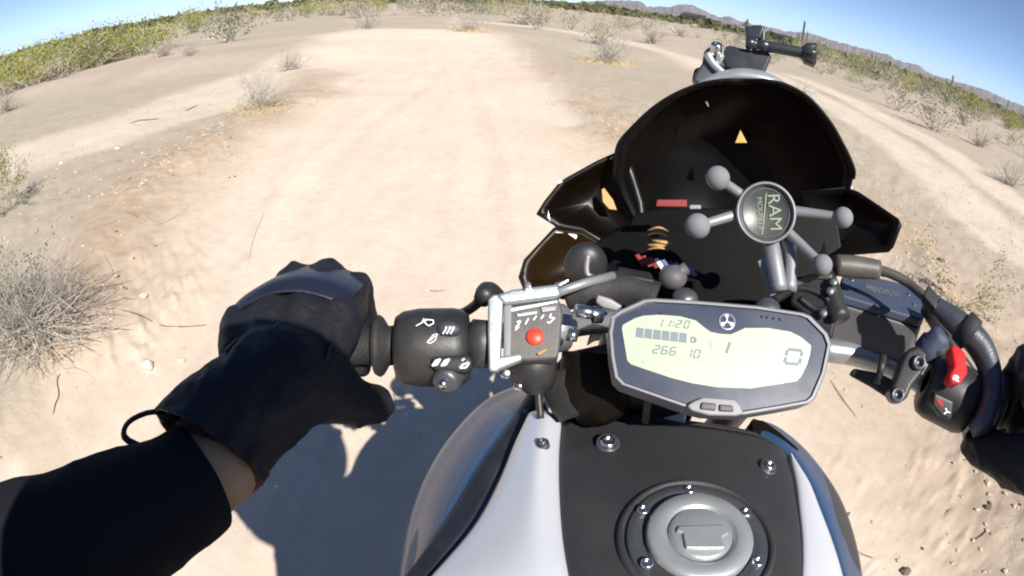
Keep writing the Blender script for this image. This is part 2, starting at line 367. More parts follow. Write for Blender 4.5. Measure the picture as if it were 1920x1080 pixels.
def build_ground():
    NA, NR = 660, 430
    a1 = np.radians(np.linspace(-75, 75, 560)); a2 = np.radians(np.linspace(75, 285, 102))[1:-1]
    ang = np.concatenate([a1, a2]); NA = len(ang)
    t = np.linspace(0, 1, NR); rad = .35 * np.exp(t ** 1.12 * math.log(5200 / .35))
    A, Rr = np.meshgrid(ang, rad); X = Rr * np.sin(A); Y = Rr * np.cos(A); Z = height(X, Y)
    Z = Z * np.where(Rr > 900, 0, 1)
    m, tt, d = track_mask(X, Y)
    vs = np.stack([X.ravel(), Y.ravel(), Z.ravel()], 1)
    vs = np.vstack([vs, [[0, 0, float(Z[0].mean())]]])
    i, j = np.meshgrid(np.arange(NR - 1), np.arange(NA), indexing='ij'); j2 = (j + 1) % NA
    f = np.stack([i * NA + j, i * NA + j2, (i + 1) * NA + j2, (i + 1) * NA + j], -1).reshape(-1, 4)
    c = NR * NA
    fan = [(c, (k + 1) % NA, k) for k in range(NA)]
    me = bpy.data.meshes.new('ground')
    loops = np.concatenate([f.ravel(), np.array(fan).ravel()]).astype(np.int32)
    me.vertices.add(len(vs)); me.vertices.foreach_set('co', vs.ravel())
    me.loops.add(len(loops)); me.loops.foreach_set('vertex_index', loops)
    nf = len(f) + len(fan); me.polygons.add(nf)
    st = np.concatenate([np.arange(len(f)) * 4, len(f) * 4 + np.arange(len(fan)) * 3]).astype(np.int32)
    me.polygons.foreach_set('loop_start', st)
    me.polygons.foreach_set('use_smooth', np.ones(nf, bool)); me.update(calc_edges=True); me.validate()
    ed = np.exp(-((d + .25) / .55) ** 2) * sm((fbm(X * .9, Y * .9, 3, 91) - .36) / .14) * (1 / (1 + (Rr / 12) ** 3)); ed = np.maximum(ed, .75 * sm((X - 1.0) / .8) * sm((fbm(X * .8, Y * .8, 3, 92) - .38) / .15) / (1 + (Rr / 4) ** 4))
    for nm, arr in (('track', m), ('sidetrack', tt), ('edge', ed)):
        at = me.attributes.new(nm, 'FLOAT', 'POINT'); at.data.foreach_set('value', np.append(arr.ravel(), arr[0].mean()).astype(np.float32))
    mt, N, L, b = new_mat('desert_sand')
    tc = N.new('ShaderNodeTexCoord')
    def nz(sc, det=6, rough=.6, vec=None):
        n = N.new('ShaderNodeTexNoise'); n.inputs['Scale'].default_value = sc; n.inputs['Detail'].default_value = det; n.inputs['Roughness'].default_value = rough
        L.new(vec or tc.outputs['Object'], n.inputs['Vector']); return n.outputs[0]
    def ramp(src, p0, p1, c0, c1):
        r = N.new('ShaderNodeValToRGB'); r.color_ramp.elements[0].position = p0; r.color_ramp.elements[1].position = p1
        r.color_ramp.elements[0].color = (*c0, 1); r.color_ramp.elements[1].color = (*c1, 1); L.new(src, r.inputs[0]); return r.outputs[0]
    def mix(f, a, bb, mode='MIX'):
        x = N.new('ShaderNodeMixRGB'); x.blend_type = mode
        (L.new(f, x.inputs[0]) if not isinstance(f, float) else setattr(x.inputs[0], 'default_value', f)); L.new(a, x.inputs[1]); L.new(bb, x.inputs[2]); return x.outputs[0]
    off = ramp(nz(.35, 8), .3, .7, (.375, .30, .235), (.50, .41, .33))
    off2 = mix(ramp(nz(.09, 6), .40, .58, (0, 0, 0), (.75, .75, .75)), off, ramp(nz(3, 8), .3, .7, (.33, .29, .215), (.43, .38, .295)))
    trk = ramp(nz(.9, 8), .3, .7, (.585, .475, .375), (.66, .555, .45))
    mapn = N.new('ShaderNodeMapping'); mapn.inputs['Scale'].default_value = (3.2, .35, 1); mapn.inputs['Rotation'].default_value = (0, 0, math.radians(-14)); L.new(tc.outputs['Object'], mapn.inputs[0])
    trk = mix(ramp(nz(2.5, 7, .6, mapn.outputs[0]), .45, .7, (0, 0, 0), (.4, .4, .4)), trk, ramp(nz(6), .3, .7, (.52, .42, .325), (.57, .48, .38)))
    sid = ramp(nz(1.2, 6), .3, .7, (.53, .435, .35), (.63, .53, .43))
    at1 = N.new('ShaderNodeAttribute'); at1.attribute_name = 'track'; at2 = N.new('ShaderNodeAttribute'); at2.attribute_name = 'sidetrack'
    col = mix(at2.outputs['Fac'], off2, sid); col = mix(at1.outputs['Fac'], col, trk)
    at3 = N.new('ShaderNodeAttribute'); at3.attribute_name = 'edge'; col = mix(at3.outputs['Fac'], col, ramp(nz(8, 6), .3, .7, (.37, .265, .18), (.50, .40, .30)))
    # scattered darker grit and pale gravel
    vo = N.new('ShaderNodeTexVoronoi'); vo.inputs['Scale'].default_value = 26; L.new(tc.outputs['Object'], vo.inputs['Vector'])
    spk = ramp(vo.outputs['Distance'], .06, .14, (1, 1, 1), (0, 0, 0)); sel = ramp(nz(7, 3), .56, .62, (0, 0, 0), (.6, .6, .6))
    s2 = mix(1.0, spk, sel, 'MULTIPLY'); dk = N.new('ShaderNodeRGB'); dk.outputs[0].default_value = (.20, .15, .10, 1); col = mix(s2, col, dk.outputs[0])
    fine = ramp(nz(140, 3, .8), .25, .75, (.84, .84, .84), (1.1, 1.1, 1.1)); col = mix(.6, col, fine, 'MULTIPLY')
    mid = ramp(nz(14, 8, .7), .3, .7, (.90, .89, .87), (1.06, 1.06, 1.06)); col = mix(1.0, col, mid, 'MULTIPLY')
    L.new(col, b.inputs['Base Color']); b.inputs['Roughness'].default_value = .95; b.inputs['Specular IOR Level'].default_value = .15
    bp = N.new('ShaderNodeBump'); bp.inputs['Distance'].default_value = .02
    bs = N.new('ShaderNodeMapRange'); bs.inputs[3].default_value = .6; bs.inputs[4].default_value = .16; L.new(at1.outputs['Fac'], bs.inputs[0]); L.new(bs.outputs[0], bp.inputs['Strength'])
    hs = N.new('ShaderNodeMath'); hs.operation = 'MULTIPLY_ADD'; hs.inputs[1].default_value = .35; L.new(nz(90, 5, .7), hs.inputs[0]); L.new(nz(16, 8, .65), hs.inputs[2])
    L.new(hs.outputs[0], bp.inputs['Height']); L.new(bp.outputs[0], b.inputs['Normal'])
    me.materials.append(mt); o = bpy.data.objects.new('ground', me); COL.objects.link(o); tag(o, kind='structure', label='pale sandy desert ground with worn dirt tracks')
build_ground()

# ------------------------------------------------------------------ hills on the skyline
def build_hills():
    ctl = [(1000, 1), (1053, 2), (1076, 6), (1119, 1), (1161, 0), (1196, 2), (1215, 12), (1254, 13), (1275, 8), (1300, 10), (1328, 24), (1346, 32), (1367, 31), (1392, 41), (1467, 57), (1523, 63), (1548, 72), (1594, 85), (1630, 94), (1665, 102), (1679, 112), (1725, 124), (1743, 138), (1789, 152), (1842, 166), (1899, 192), (1920, 198)]
    az = [math.degrees(math.atan2(ray(*p).x, ray(*p).y)) for p in ctl]; el = [math.degrees(math.asin(ray(*p).z)) for p in ctl]
    az = [-30, -12, -3] + az + [56, 66, 90]; el = [.05, .12, .25] + el + [.9, .6, .4]
    A = np.arange(-32, 95, .09)
    e = np.interp(A, az, el) + (fbm(A * 3, A * 0 + 2, 4, 3) - .47) * .22 * (A > -3)
    D0 = 2700 + 500 * fbm(A * .1, A * 0, 2, 7)
    prof = [(-500, 0, 0), (-380, .12, .5), (-260, .35, 1), (-150, .62, 1), (-60, .88, .6), (0, 1, 0), (90, .8, .6), (260, .4, 1), (500, 0, 0)]
    vs = []; n = len(prof)
    for a, ee, d0 in zip(A, e, D0):
        H = max(2, math.tan(math.radians(max(ee, .03))) * (d0) + 1.3)
        for k, (dd, hh, w) in enumerate(prof):
            d = d0 + dd; wob = (float(fbm(np.array([a * 5.5 + k * .4]), np.array([k * .8]), 4, 11)[0]) - .47) * .55 * w
            z = H * max(0, hh + wob * (1 if hh > 0 else 0)); z = min(z, H) if hh < 1 else z
            vs.append((math.sin(math.radians(a)) * d, math.cos(math.radians(a)) * d, z if 0 < k < n - 1 else -2))
    fs = [(i * n + k, i * n + k + 1, (i + 1) * n + k + 1, (i + 1) * n + k) for i in range(len(A) - 1) for k in range(n - 1)]
    m, N, L, b = new_mat('rocky_hills')
    tc = N.new('ShaderNodeTexCoord'); nz = N.new('ShaderNodeTexNoise'); nz.inputs['Scale'].default_value = .02; nz.inputs['Detail'].default_value = 8
    L.new(tc.outputs['Object'], nz.inputs[0]); cr = N.new('ShaderNodeValToRGB'); cr.color_ramp.elements[0].color = (.10, .075, .07, 1); cr.color_ramp.elements[1].color = (.21, .165, .145, 1)
    cr.color_ramp.elements[0].position = .35; cr.color_ramp.elements[1].position = .65; L.new(nz.outputs[0], cr.inputs[0]); L.new(cr.outputs[0], b.inputs['Base Color']); b.inputs['Roughness'].default_value = 1
    o = obj('hills', mesh(vs, [f[::-1] for f in fs]), m); tag(o, kind='structure', label='low rocky hills along the horizon')
build_hills()

# ------------------------------------------------------------------ haze
hb = bmesh.new(); box((0, 0, 60), Vector((5600, 0, 0)), Vector((0, 5600, 0)), Vector((0, 0, 64)), hb)
hm = bpy.data.materials.new('haze_air'); hm.use_nodes = True; N = hm.node_tree.nodes; N.remove(N['Principled BSDF'])
pv = N.new('ShaderNodeVolumePrincipled'); pv.inputs['Color'].default_value = (.80, .88, 1, 1); pv.inputs['Density'].default_value = .00012; pv.inputs['Anisotropy'].default_value = 0
hm.node_tree.links.new(pv.outputs[0], N['Material Output'].inputs['Volume'])
tag(obj('haze', hb, hm, smooth=False), kind='stuff', label='thin blue desert haze')

# ------------------------------------------------------------------ plants
class Tw:
    """collects thin twigs and leaf quads"""
    def __init__(s, seed): s.v = []; s.f = []; s.mi = []; s.R = random.Random(seed)
    def twig(s, pts, r0, r1, mi=0, k=3):
        b = len(s.v); n = len(pts)
        for i, p in enumerate(pts):
            t = (pts[min(i + 1, n - 1)] - pts[max(i - 1, 0)]).normalized(); u = t.orthogonal().normalized(); w = t.cross(u); r = r0 + (r1 - r0) * i / (n - 1)
            for q in range(k): s.v.append(p + r * (math.cos(6.283 * q / k) * u + math.sin(6.283 * q / k) * w))
        for i in range(n - 1):
            for q in range(k): s.f.append((b + i * k + q, b + i * k + (q + 1) % k, b + (i + 1) * k + (q + 1) % k, b + (i + 1) * k + q)); s.mi.append(mi)
    def grow(s, p, d, L, r, seg, wob, mi=0, droop=0, r1=None):
        pts = [p.copy()]; d = d.normalized()
        for i in range(seg):
            d = (d + Vector((s.R.gauss(0, wob), s.R.gauss(0, wob), s.R.gauss(0, wob) - droop))).normalized(); pts.append(pts[-1] + d * L / seg)
            if pts[-1].z < .005: pts[-1].z = .005 + s.R.random() * .01
        s.twig(pts, r, r1 if r1 is not None else r * .35, mi); return pts
    def leaf(s, p, sz, mi=1):
        u = Vector((s.R.gauss(0, 1), s.R.gauss(0, 1), s.R.gauss(0, 1))).normalized(); w = u.orthogonal().normalized() * sz * .5; u = u * sz * (1 + s.R.random() * .6); b = len(s.v)
        s.v += [p, p + u * .5 + w, p + u, p + u * .5 - w]; s.f.append((b, b + 1, b + 2, b + 3)); s.mi.append(mi)
    def mesh(s, name): 
        me = mesh(s.v, s.f, name); me.polygons.foreach_set('material_index', s.mi); return me
def dirn(R, zmin, zmax):
    a = R.uniform(0, 6.283); z = R.uniform(zmin, zmax); c = math.sqrt(1 - z * z); return Vector((c * math.cos(a), c * math.sin(a), z))
def dry_part(t, h, n, spread=.6, r=.004, wob=.16, sub=2, mi=0, base=.06):
    R = t.R
    for i in range(n):
        d = dirn(R, spread, .98); p = Vector((R.gauss(0, base), R.gauss(0, base), 0)); pts = t.grow(p, d, h * R.uniform(.55, 1.1), r, 5, wob, mi)
        for k in range(sub):
            q = pts[R.randint(1, 4)]; t.grow(q, (dirn(R, -.1, .9) + d * .6), h * R.uniform(.2, .5), r * .6, 3, wob * 1.3, mi)
TW_R = [0]
def TH(h, r): return max(r, TW_R[0])
def shrub_parts(kind, seed, h, lod):
    """returns [(part name, mesh, materials)] with the base at the origin"""
    t = Tw(seed); l = Tw(seed + 1); R = t.R; parts = []
    if kind == 'dry':
        dry_part(t, h, int(46 * lod), .3, TH(h, .0035 / lod ** .5 * (1.5 if lod < 1 else 1)), .17, 3); return [('twigs', t.mesh('twigs'), ['twig'])]
    if kind == 'grassy':
        dry_part(t, h, int(46 * lod), .4, TH(h, .004), .17, 3)
        for i in range(int(230 * lod)):
            a = R.uniform(0, 6.283); rr = h * (.1 + .7 * R.random()); l.grow(Vector((rr * math.cos(a), rr * math.sin(a), 0)), dirn(R, .2, .9), h * R.uniform(.12, .3), TH(h, .003) * .7, 3, .2, 0, .08)
        return [('twigs', t.mesh('twigs'), ['twig']), ('dry_grass', l.mesh('dry_grass'), ['straw'])]
    # leafy kinds
    lm = {'green': 'leafy', 'olive': 'leafo', 'pale': 'leafp'}[kind]
    dens = int((820 if kind == 'green' else 520) * lod); tips = []
    for i in range(int(15 + 8 * lod)):
        d = dirn(R, .4, .98); pts = t.grow(Vector((R.gauss(0, .08), R.gauss(0, .08), 0)), d, h * R.uniform(.6, 1.05), .012 * h, 5, .14); tips += pts[2:]
        for k in range(3):
            q = pts[R.randint(2, 5)]; tips += t.grow(q, dirn(R, 0, .95) + d * .5, h * R.uniform(.2, .4), .006 * h, 3, .2)[1:]
    sz = h * .040 / max(lod, .35) ** .45
    for i in range(dens):
        q = R.choice(tips); l.leaf(q + Vector((R.gauss(0, .075), R.gauss(0, .075), R.gauss(0, .065))) * h, sz * R.uniform(.6, 1.4), 0)
    return [('stems', t.mesh('stems'), ['twig']), ('foliage', l.mesh('foliage'), [lm])]
def place_shrub(name, loc, label, parts, cat='shrub', group=None, scale=1.0, rot=0.0):
    r = bpy.data.objects.new(name, None); COL.objects.link(r); r.location = loc; r.rotation_euler = (0, 0, rot); r.scale = (scale,) * 3
    tag(r, label, cat, group); _root[r.name] = Vector((0, 0, 0))
    for n, me, ms in parts:
        if not me.materials:
            for m in ms: me.materials.append(M[m])
        o = bpy.data.objects.new(n, me); COL.objects.link(o); o.parent = r
    return r
def px_scale(x, y, px): # metres for px pixels at ground point under (x,y)
    return (PZ(x, y) - CAM).length * px / F_PX
SH = [ # base x, base y, height px, kind, lod, category, label
    (490, 212, 78, 'grassy', 1.6, 'grey dry shrub with thin upright twigs beside the left edge of the main track'),
    (543, 132, 44, 'dry', 1.3, 'small bare twiggy shrub above the larger grey shrub beyond the side track'),
    (303, 108, 34, 'dry', 1.2, 'low white-grey shrub just below the green bushes at the left'),
    (354, 120, 32, 'dry', 1.1, 'thin spreading dry shrub on the slope beside the low white-grey shrub'),
    (430, 82, 62, 'olive', .9, 'greenish shrub with a grey bare base left of the sandy crest'),
    (362, 62, 44, 'green', .9, 'small bright yellow-green bush standing apart on the bare mound'),
    (686, 62, 42, 'dry', 1.2, 'bare purple-grey shrub standing on the crest straight ahead'),
    (880, 74, 50, 'grassy', 1.0, 'faded pinkish dry shrub on the crest of the curving track'),
    (985, 44, 34, 'dry', 1.2, 'dark grey scrub clump beyond the curving track'),
    (1008, 44, 30, 'dry', 1.0, 'narrow grey shrub beside the dark grey scrub clump'),
    (1140, 118, 66, 'grassy', 1.8, 'dry shrub ringed with straw grass in the middle distance'),
    (1120, 92, 58, 'pale', .9, 'pale yellow-green bush behind the shrub ringed with straw grass'),
    (1222, 82, 40, 'dry', 1.2, 'bare grey shrub left of the camera mount on the windscreen'),
    (1275, 70, 34, 'dry', 1.0, 'low grey shrub between the bare grey shrub and the camera mount'),
    (1498, 196, 44, 'grassy', 1.2, 'straw-coloured grass tuft behind the top edge of the windscreen'),
    (1748, 246, 62, 'olive', 1.0, 'green-topped desert shrub right of the right-hand ruts'),
    (1836, 276, 44, 'dry', 1.3, 'low spreading dry shrub right of the green-topped shrub'),
    (1893, 350, 62, 'dry', 1.3, 'dark dry shrub at the right edge of the ruts'),
    (1660, 150, 40, 'olive', .9, 'olive shrub in the pale flat beyond the windscreen'),
    (8, 205, 60, 'dry', 1.4, 'grey dry shrub cut by the left edge above the side track'),
]
for i, (x, y, hp, kind, lod, lab) in enumerate(SH):
    q = PZ(x, y); h = px_scale(x, y, hp); q.z = hz(q.x, q.y); TW_R[0] = (q - CAM).length * .00045; h *= 1.12
    ps = shrub_parts(kind, 100 + i, h, lod)
    place_shrub({'grassy': 'dry_shrub', 'dry': 'dry_shrub'}.get(kind, 'green_shrub'), q, lab, ps)

# big foreground tangle of dry brush at the left
def big_brush():
    q = PZ(20, 640); q.z = hz(q.x, q.y); r = thing('dry_bush', q, 'large tangled grey dry bush beside the track in the left foreground', 'dry bush')
    t = Tw(7); R = t.R
    hubs = [Vector((R.gauss(0, .2), R.gauss(0, .2), 0)) for _ in range(9)]
    for i in range(800):
        a = R.uniform(0, 6.283); p = R.choice(hubs) + Vector((R.gauss(0, .035), R.gauss(0, .035), 0)); d = Vector((math.cos(a), math.sin(a), R.uniform(.05, 1.2)))
        L = R.uniform(.22, .56)
        pts = t.grow(p, d, L, R.choice((.0018, .0025, .003, .0055)), 7, R.choice((.12, .24, .3)), 0, .05)
        for k in range(3):
            t.grow(pts[R.randint(2, 6)], (pts[-1] - pts[-3]).normalized() + dirn(R, -.8, .8) * .9, R.uniform(.1, .28), .0014, 4, .28, 0, .03)
    for i in range(70):
        a = R.uniform(-1.2, 4.3); L = R.uniform(.3, .62); pts = t.grow(R.choice(hubs), Vector((math.cos(a), math.sin(a), R.uniform(.0, .9))), L, R.uniform(.004, .0075), 8, .12, 0, .06, .0015)
        for k in range(5): t.grow(pts[R.randint(2, 7)], (pts[-1] - pts[-3]).normalized() + dirn(R, -.5, .7) * .8, R.uniform(.1, .3), .0022, 4, .22, 0, .02)
    t.v = [v + q for v in t.v]; obj('twigs', t.mesh('twigs'), M['twig'], r)
    l = Tw(8); R = l.R
    for i in range(150):
        a = R.uniform(0, 6.283); rr = R.uniform(0, .45); l.grow(Vector((rr * math.cos(a), rr * math.sin(a), 0)), dirn(R, .3, .95), R.uniform(.1, .3), .0018, 4, .2, 0, .05)
    l.v = [v + q for v in l.v]; obj('dry_grass', l.mesh('dry_grass'), M['straw'], r)
    g = Tw(9); R = g.R
    for i in range(60):
        pts = g.grow(Vector((R.uniform(-.5, .1), R.uniform(-.3, .4), .02)), dirn(R, .5, .95), R.uniform(.2, .5), .0018, 5, .2, 0)
        for p in pts[2:]:
            for k in range(4): g.leaf(p + Vector((R.gauss(0, .015), R.gauss(0, .015), R.gauss(0, .015))), .014, 0)
    g.v = [v + q for v in g.v]; obj('green_sprigs', g.mesh('green_sprigs'), M['leafo'], r)
big_brush()
def sprig(name, x, y, hpx, n, lab, seed, lean):
    q = PZ(x, y); q.z = hz(q.x, q.y); h = px_scale(x, y, hpx); r = thing(name, q, lab, 'shrub'); t = Tw(seed); l = Tw(seed + 1); R = t.R
    for i in range(n):
        d = (dirn(R, .3, .9) + Vector(lean)).normalized(); pts = t.grow(Vector((R.gauss(0, .04), R.gauss(0, .04), 0)), d, h * R.uniform(.6, 1.1), .003, 7, .12)
        for k in range(3):
            p2 = t.grow(pts[R.randint(3, 6)], dirn(R, 0, .9) + d, h * R.uniform(.2, .45), .0016, 4, .15)
            for p in p2[2:] + pts[5:]:
                for z in range(5): l.leaf(p + Vector((R.gauss(0, .02), R.gauss(0, .02), R.gauss(0, .02))), .015, 0)
    t.v = [v + q for v in t.v]; l.v = [v + q for v in l.v]
    obj('stems', t.mesh('stems'), M['straw'], r); obj('foliage', l.mesh('foliage'), M['leafo' if 'olive' in lab else 'leafp'], r)
sprig('green_shrub', 5, 400, 120, 14, 'tall olive-green sprigs at the left edge behind the tangled dry bush', 31, (0, 0, .2))
sprig('wispy_shrub', 1790, 590, 150, 9, 'wispy pale yellow-green shrub on bare sand right of the brake reservoir', 33, (.5, .1, .0))

# bush bands: prototypes shared
TW_R[0] = .009
KN = dict(green=('green_bush', 'yellow-green leafy bush'), olive=('olive_bush', 'olive-green open bush'), dry=('dry_shrub', 'grey leafless shrub'), pale=('pale_bush', 'pale straw-coloured bush'))
PRO = {k: [shrub_parts(k, 500 + 10 * j + len(k), 1.0, lod) for j in range(4)] for k, lod in (('green', 1.0), ('olive', .55), ('dry', .55), ('pale', .5))}
RB = random.Random(5)
def band(name, label, group, pts_fn, n, kinds, hr):
    made = 0; tries = 0
    while made < n and tries < n * 30:
        tries += 1; c = pts_fn(RB)
        if c is None: continue
        x, y = c; k = RB.choice(kinds); h = RB.uniform(*hr) * (.6 if k == 'dry' else 1)
        nm, ad = KN[k]; place_shrub(nm, (x, y, hz(x, y) - .02), ad + ' ' + label, RB.choice(PRO[k]), group=nm.split('_')[0] + ' ' + group, scale=h, rot=RB.uniform(0, 6.28)); made += 1
def polar(az0, az1, d0, d1, p=1.0, avoid=None):
    def f(R):
        a = math.radians(R.uniform(az0, az1)); d = d0 + (d1 - d0) * R.random() ** p; x, y = math.sin(a) * d, math.cos(a) * d
        m, t, _ = track_mask(np.array([x]), np.array([y])); return None if m[0] > .3 or t[0] > .4 else (x, y)
    return f
band('green_bush', 'in the dense row along the left skyline', 'bushes along the left skyline', polar(-56, -36, 25, 42, 1.2), 115, ['green'], (1.0, 1.75))
band('green_bush', 'standing low in front of the left skyline row', 'bushes before the left skyline row', polar(-58, -46, 22, 26, 1), 16, ['green', 'green', 'olive', 'pale'], (.8, 1.4))
band('scrub_bush', 'in the scrub belt beyond the crest ahead', 'bushes beyond the crest ahead', polar(-34, 2, 40, 80, 1), 120, ['green', 'olive', 'olive', 'pale', 'dry'], (.9, 1.9))
band('scrub_bush', 'scattered over the open flat before the pointed hill', 'bushes scattered over the open flat', polar(-4, 30, 26, 140, 1.1), 90, ['olive', 'dry', 'dry', 'pale'], (.7, 1.4))
band('scrub_bush', 'in the belt under the right-hand hills', 'bushes under the right-hand hills', polar(26, 56, 48, 130, 1.3), 150, ['green', 'olive', 'olive', 'green'], (1.2, 2.2))
band('scrub_bush', 'on the pale flat between the ruts and the green belt', 'bushes right of the ruts', polar(27, 58, 17, 46, .8), 46, ['dry', 'pale', 'olive', 'olive'], (.5, 1.05))
def far_scrub():
    R = random.Random(77); vs = []; fs = []
    for i in range(5200):
        a = math.radians(R.uniform(-62, 70)); d = 130 * math.exp(R.random() ** .8 * math.log(2300 / 130)); x, y = math.sin(a) * d, math.cos(a) * d
        s = R.uniform(.8, 1.9) * (1 + d / 900)
        for k in range(7):
            c = Vector((x + R.gauss(0, .5) * s, y + R.gauss(0, .5) * s, s * R.uniform(.1, .8))); b = len(vs); w = s * R.uniform(.3, .6)
            for q in range(4): vs.append(c + Vector((R.gauss(0, 1), R.gauss(0, 1), R.gauss(0, .7))) * w)
            fs += [(b, b + 1, b + 2), (b, b + 2, b + 3), (b + 1, b + 3, b + 2), (b, b + 3, b + 1)]
    tag(obj('far_scrub', mesh(vs, fs), M['leafo'], smooth=False), 'distant scrub dotted over the plain below the hills', kind='stuff')
far_scrub()
# saguaros
def saguaro(x, y, hpx, d, arms, lab):
    b = ray(x, y); a = Vector((b.x, b.y, 0)).normalized() * d; a.z = 0; h = d * hpx / F_PX; r = thing('saguaro_cactus', a, lab, 'cactus')
    def ribbed(pts, rad):
        bm = tube(pts, [rad * .8] + [rad] * (len(pts) - 2) + [rad * .55], 14, n=14)
        return bm
    obj('trunk', ribbed([a, a + Vector((0, 0, h * .5)), a + Vector((.01 * h, 0, h * .93)), a + Vector((.01 * h, 0, h))], h * .032), M['cactus'], r)
    for sx, z0, out, z1 in arms:
        p = a + Vector((0, 0, h * z0)); obj('arm', ribbed([p, p + Vector((sx * out * h * .7, 0, .0)), p + Vector((sx * out * h, 0, .06 * h)), p + Vector((sx * out * h, 0, (z1 - z0) * h))], h * .024), M['cactus'], r)
saguaro(1503, 85, 58, 95, [(1, .35, .16, .72), (-1, .28, .12, .55)], 'saguaro cactus with raised arms standing right of the camera mount')
saguaro(1778, 195, 50, 60, [(-1, .62, .3, .8)], 'thin dead saguaro with one arm before the hills at the far right')
# far buildings
def shed(x, y, d, wpx, hpx, lab, mt, cat='building'):
    b = ray(x, y); c = Vector((b.x, b.y, 0)).normalized() * d; u = Vector((c.y, -c.x, 0)).normalized(); v = c.normalized(); w = d * wpx / F_PX / 2; h = d * hpx / F_PX
    r = thing('low_shed' if cat == 'building' else 'trailer', c, lab, cat)
    obj('wall', box(c + Vector((0, 0, h * .36)), u * w * .95, v * w * .3, Vector((0, 0, h * .36))), M['buildw'] if mt == 'w' else M['build'], r, False)
    rm = prism([c - u * w - v * w * .36 + Vector((0, 0, h * .72)), c - u * w + v * w * .36 + Vector((0, 0, h * .72)), c - u * w + Vector((0, 0, h))], u * 2 * w)
    obj('roof', rm, M['build'] if mt != 'w' else M['buildw'], r, False)
    for k in range(3): obj('doorway', box(c + u * w * (-.6 + .6 * k) - v * w * .302 + Vector((0, 0, h * .26)), u * w * .12, v * .1, Vector((0, 0, h * .25))), M['gloss'], r, False)
shed(1300, 42, 240, 44, 20, 'long dark low shed on the plain below the pointed hill', 'd')
shed(1334, 50, 225, 34, 15, 'lower dark annex just right of the long shed', 'd')
shed(1462, 78, 210, 44, 15, 'dark low roofed shed glimpsed just right of the camera mount', 'd')
shed(1302, 52, 120, 9, 6, 'tiny white trailer parked in front of the long dark shed', 'w', 'trailer')
shed(1573, 114, 110, 15, 8, 'small white trailer on the plain right of the thumbscrew', 'w', 'trailer')
shed(1604, 122, 110, 6, 6, 'tiniest white trailer right of the other one on the plain', 'w', 'trailer')

# ------------------------------------------------------------------ stones, clods, litter on the ground
def stone_mesh(bm, c, r, R, flat=.6):
    m = Matrix.Translation(c) @ Matrix.Rotation(R.uniform(0, 6.28), 4, 'Z') @ Matrix.Diagonal((r * R.uniform(.8, 1.4), r * R.uniform(.7, 1.1), r * flat, 1))
    g = bmesh.ops.create_icosphere(bm, subdivisions=1, radius=1, matrix=m)
    for v in g['verts']: v.co += (v.co - Vector(c)) * R.uniform(-.28, .25)
def big_stone(x, y, px, lab, mt, seed, flat=.65):
    R = random.Random(seed); q = PZ(x, y); q.z = hz(q.x, q.y) + .005; r = px_scale(x, y, px) / 2; b = bmesh.new()
    g = bmesh.ops.create_icosphere(b, subdivisions=3, radius=1, matrix=Matrix.Translation(q) @ Matrix.Diagonal((r * 1.15, r * .9, r * flat, 1)))
    for v in b.verts:
        d = (v.co - q) / r; k = mnoise.noise(d * 1.3 + Vector((seed, 0, 0))) * .35 + abs(mnoise.noise(d * 3.1)) * .12; v.co = q + (v.co - q) * (1 + k)
    o = obj('stone', b, M[mt], smooth=True); smooth_by_angle(o.data, 18); tag(o, lab, 'stone')
big_stone(274, 680, 27, 'pale angular stone left of the gloved left hand', 'stone', 3)
big_stone(335, 662, 15, 'small pale stone just right of the pale angular one', 'stone', 4)
big_stone(268, 556, 15, 'small rounded pale stone near the dry bush twigs', 'stone', 5)
big_stone(1762, 498, 17, 'dark brown stone on the sand above the brake reservoir', 'dkstone', 6)
big_stone(1853, 953, 15, 'brown and white stone near the lower right corner', 'dkstone', 7)
big_stone(1706, 1062, 18, 'dark lump of earth at the lower edge right of the tank', 'dkstone', 8)
big_stone(115, 304, 10, 'small white stone on the grey sand left of the track', 'stone', 9)
big_stone(220, 280, 9, 'tiny white stone lying alone above the crumbled track edge', 'stone', 10)
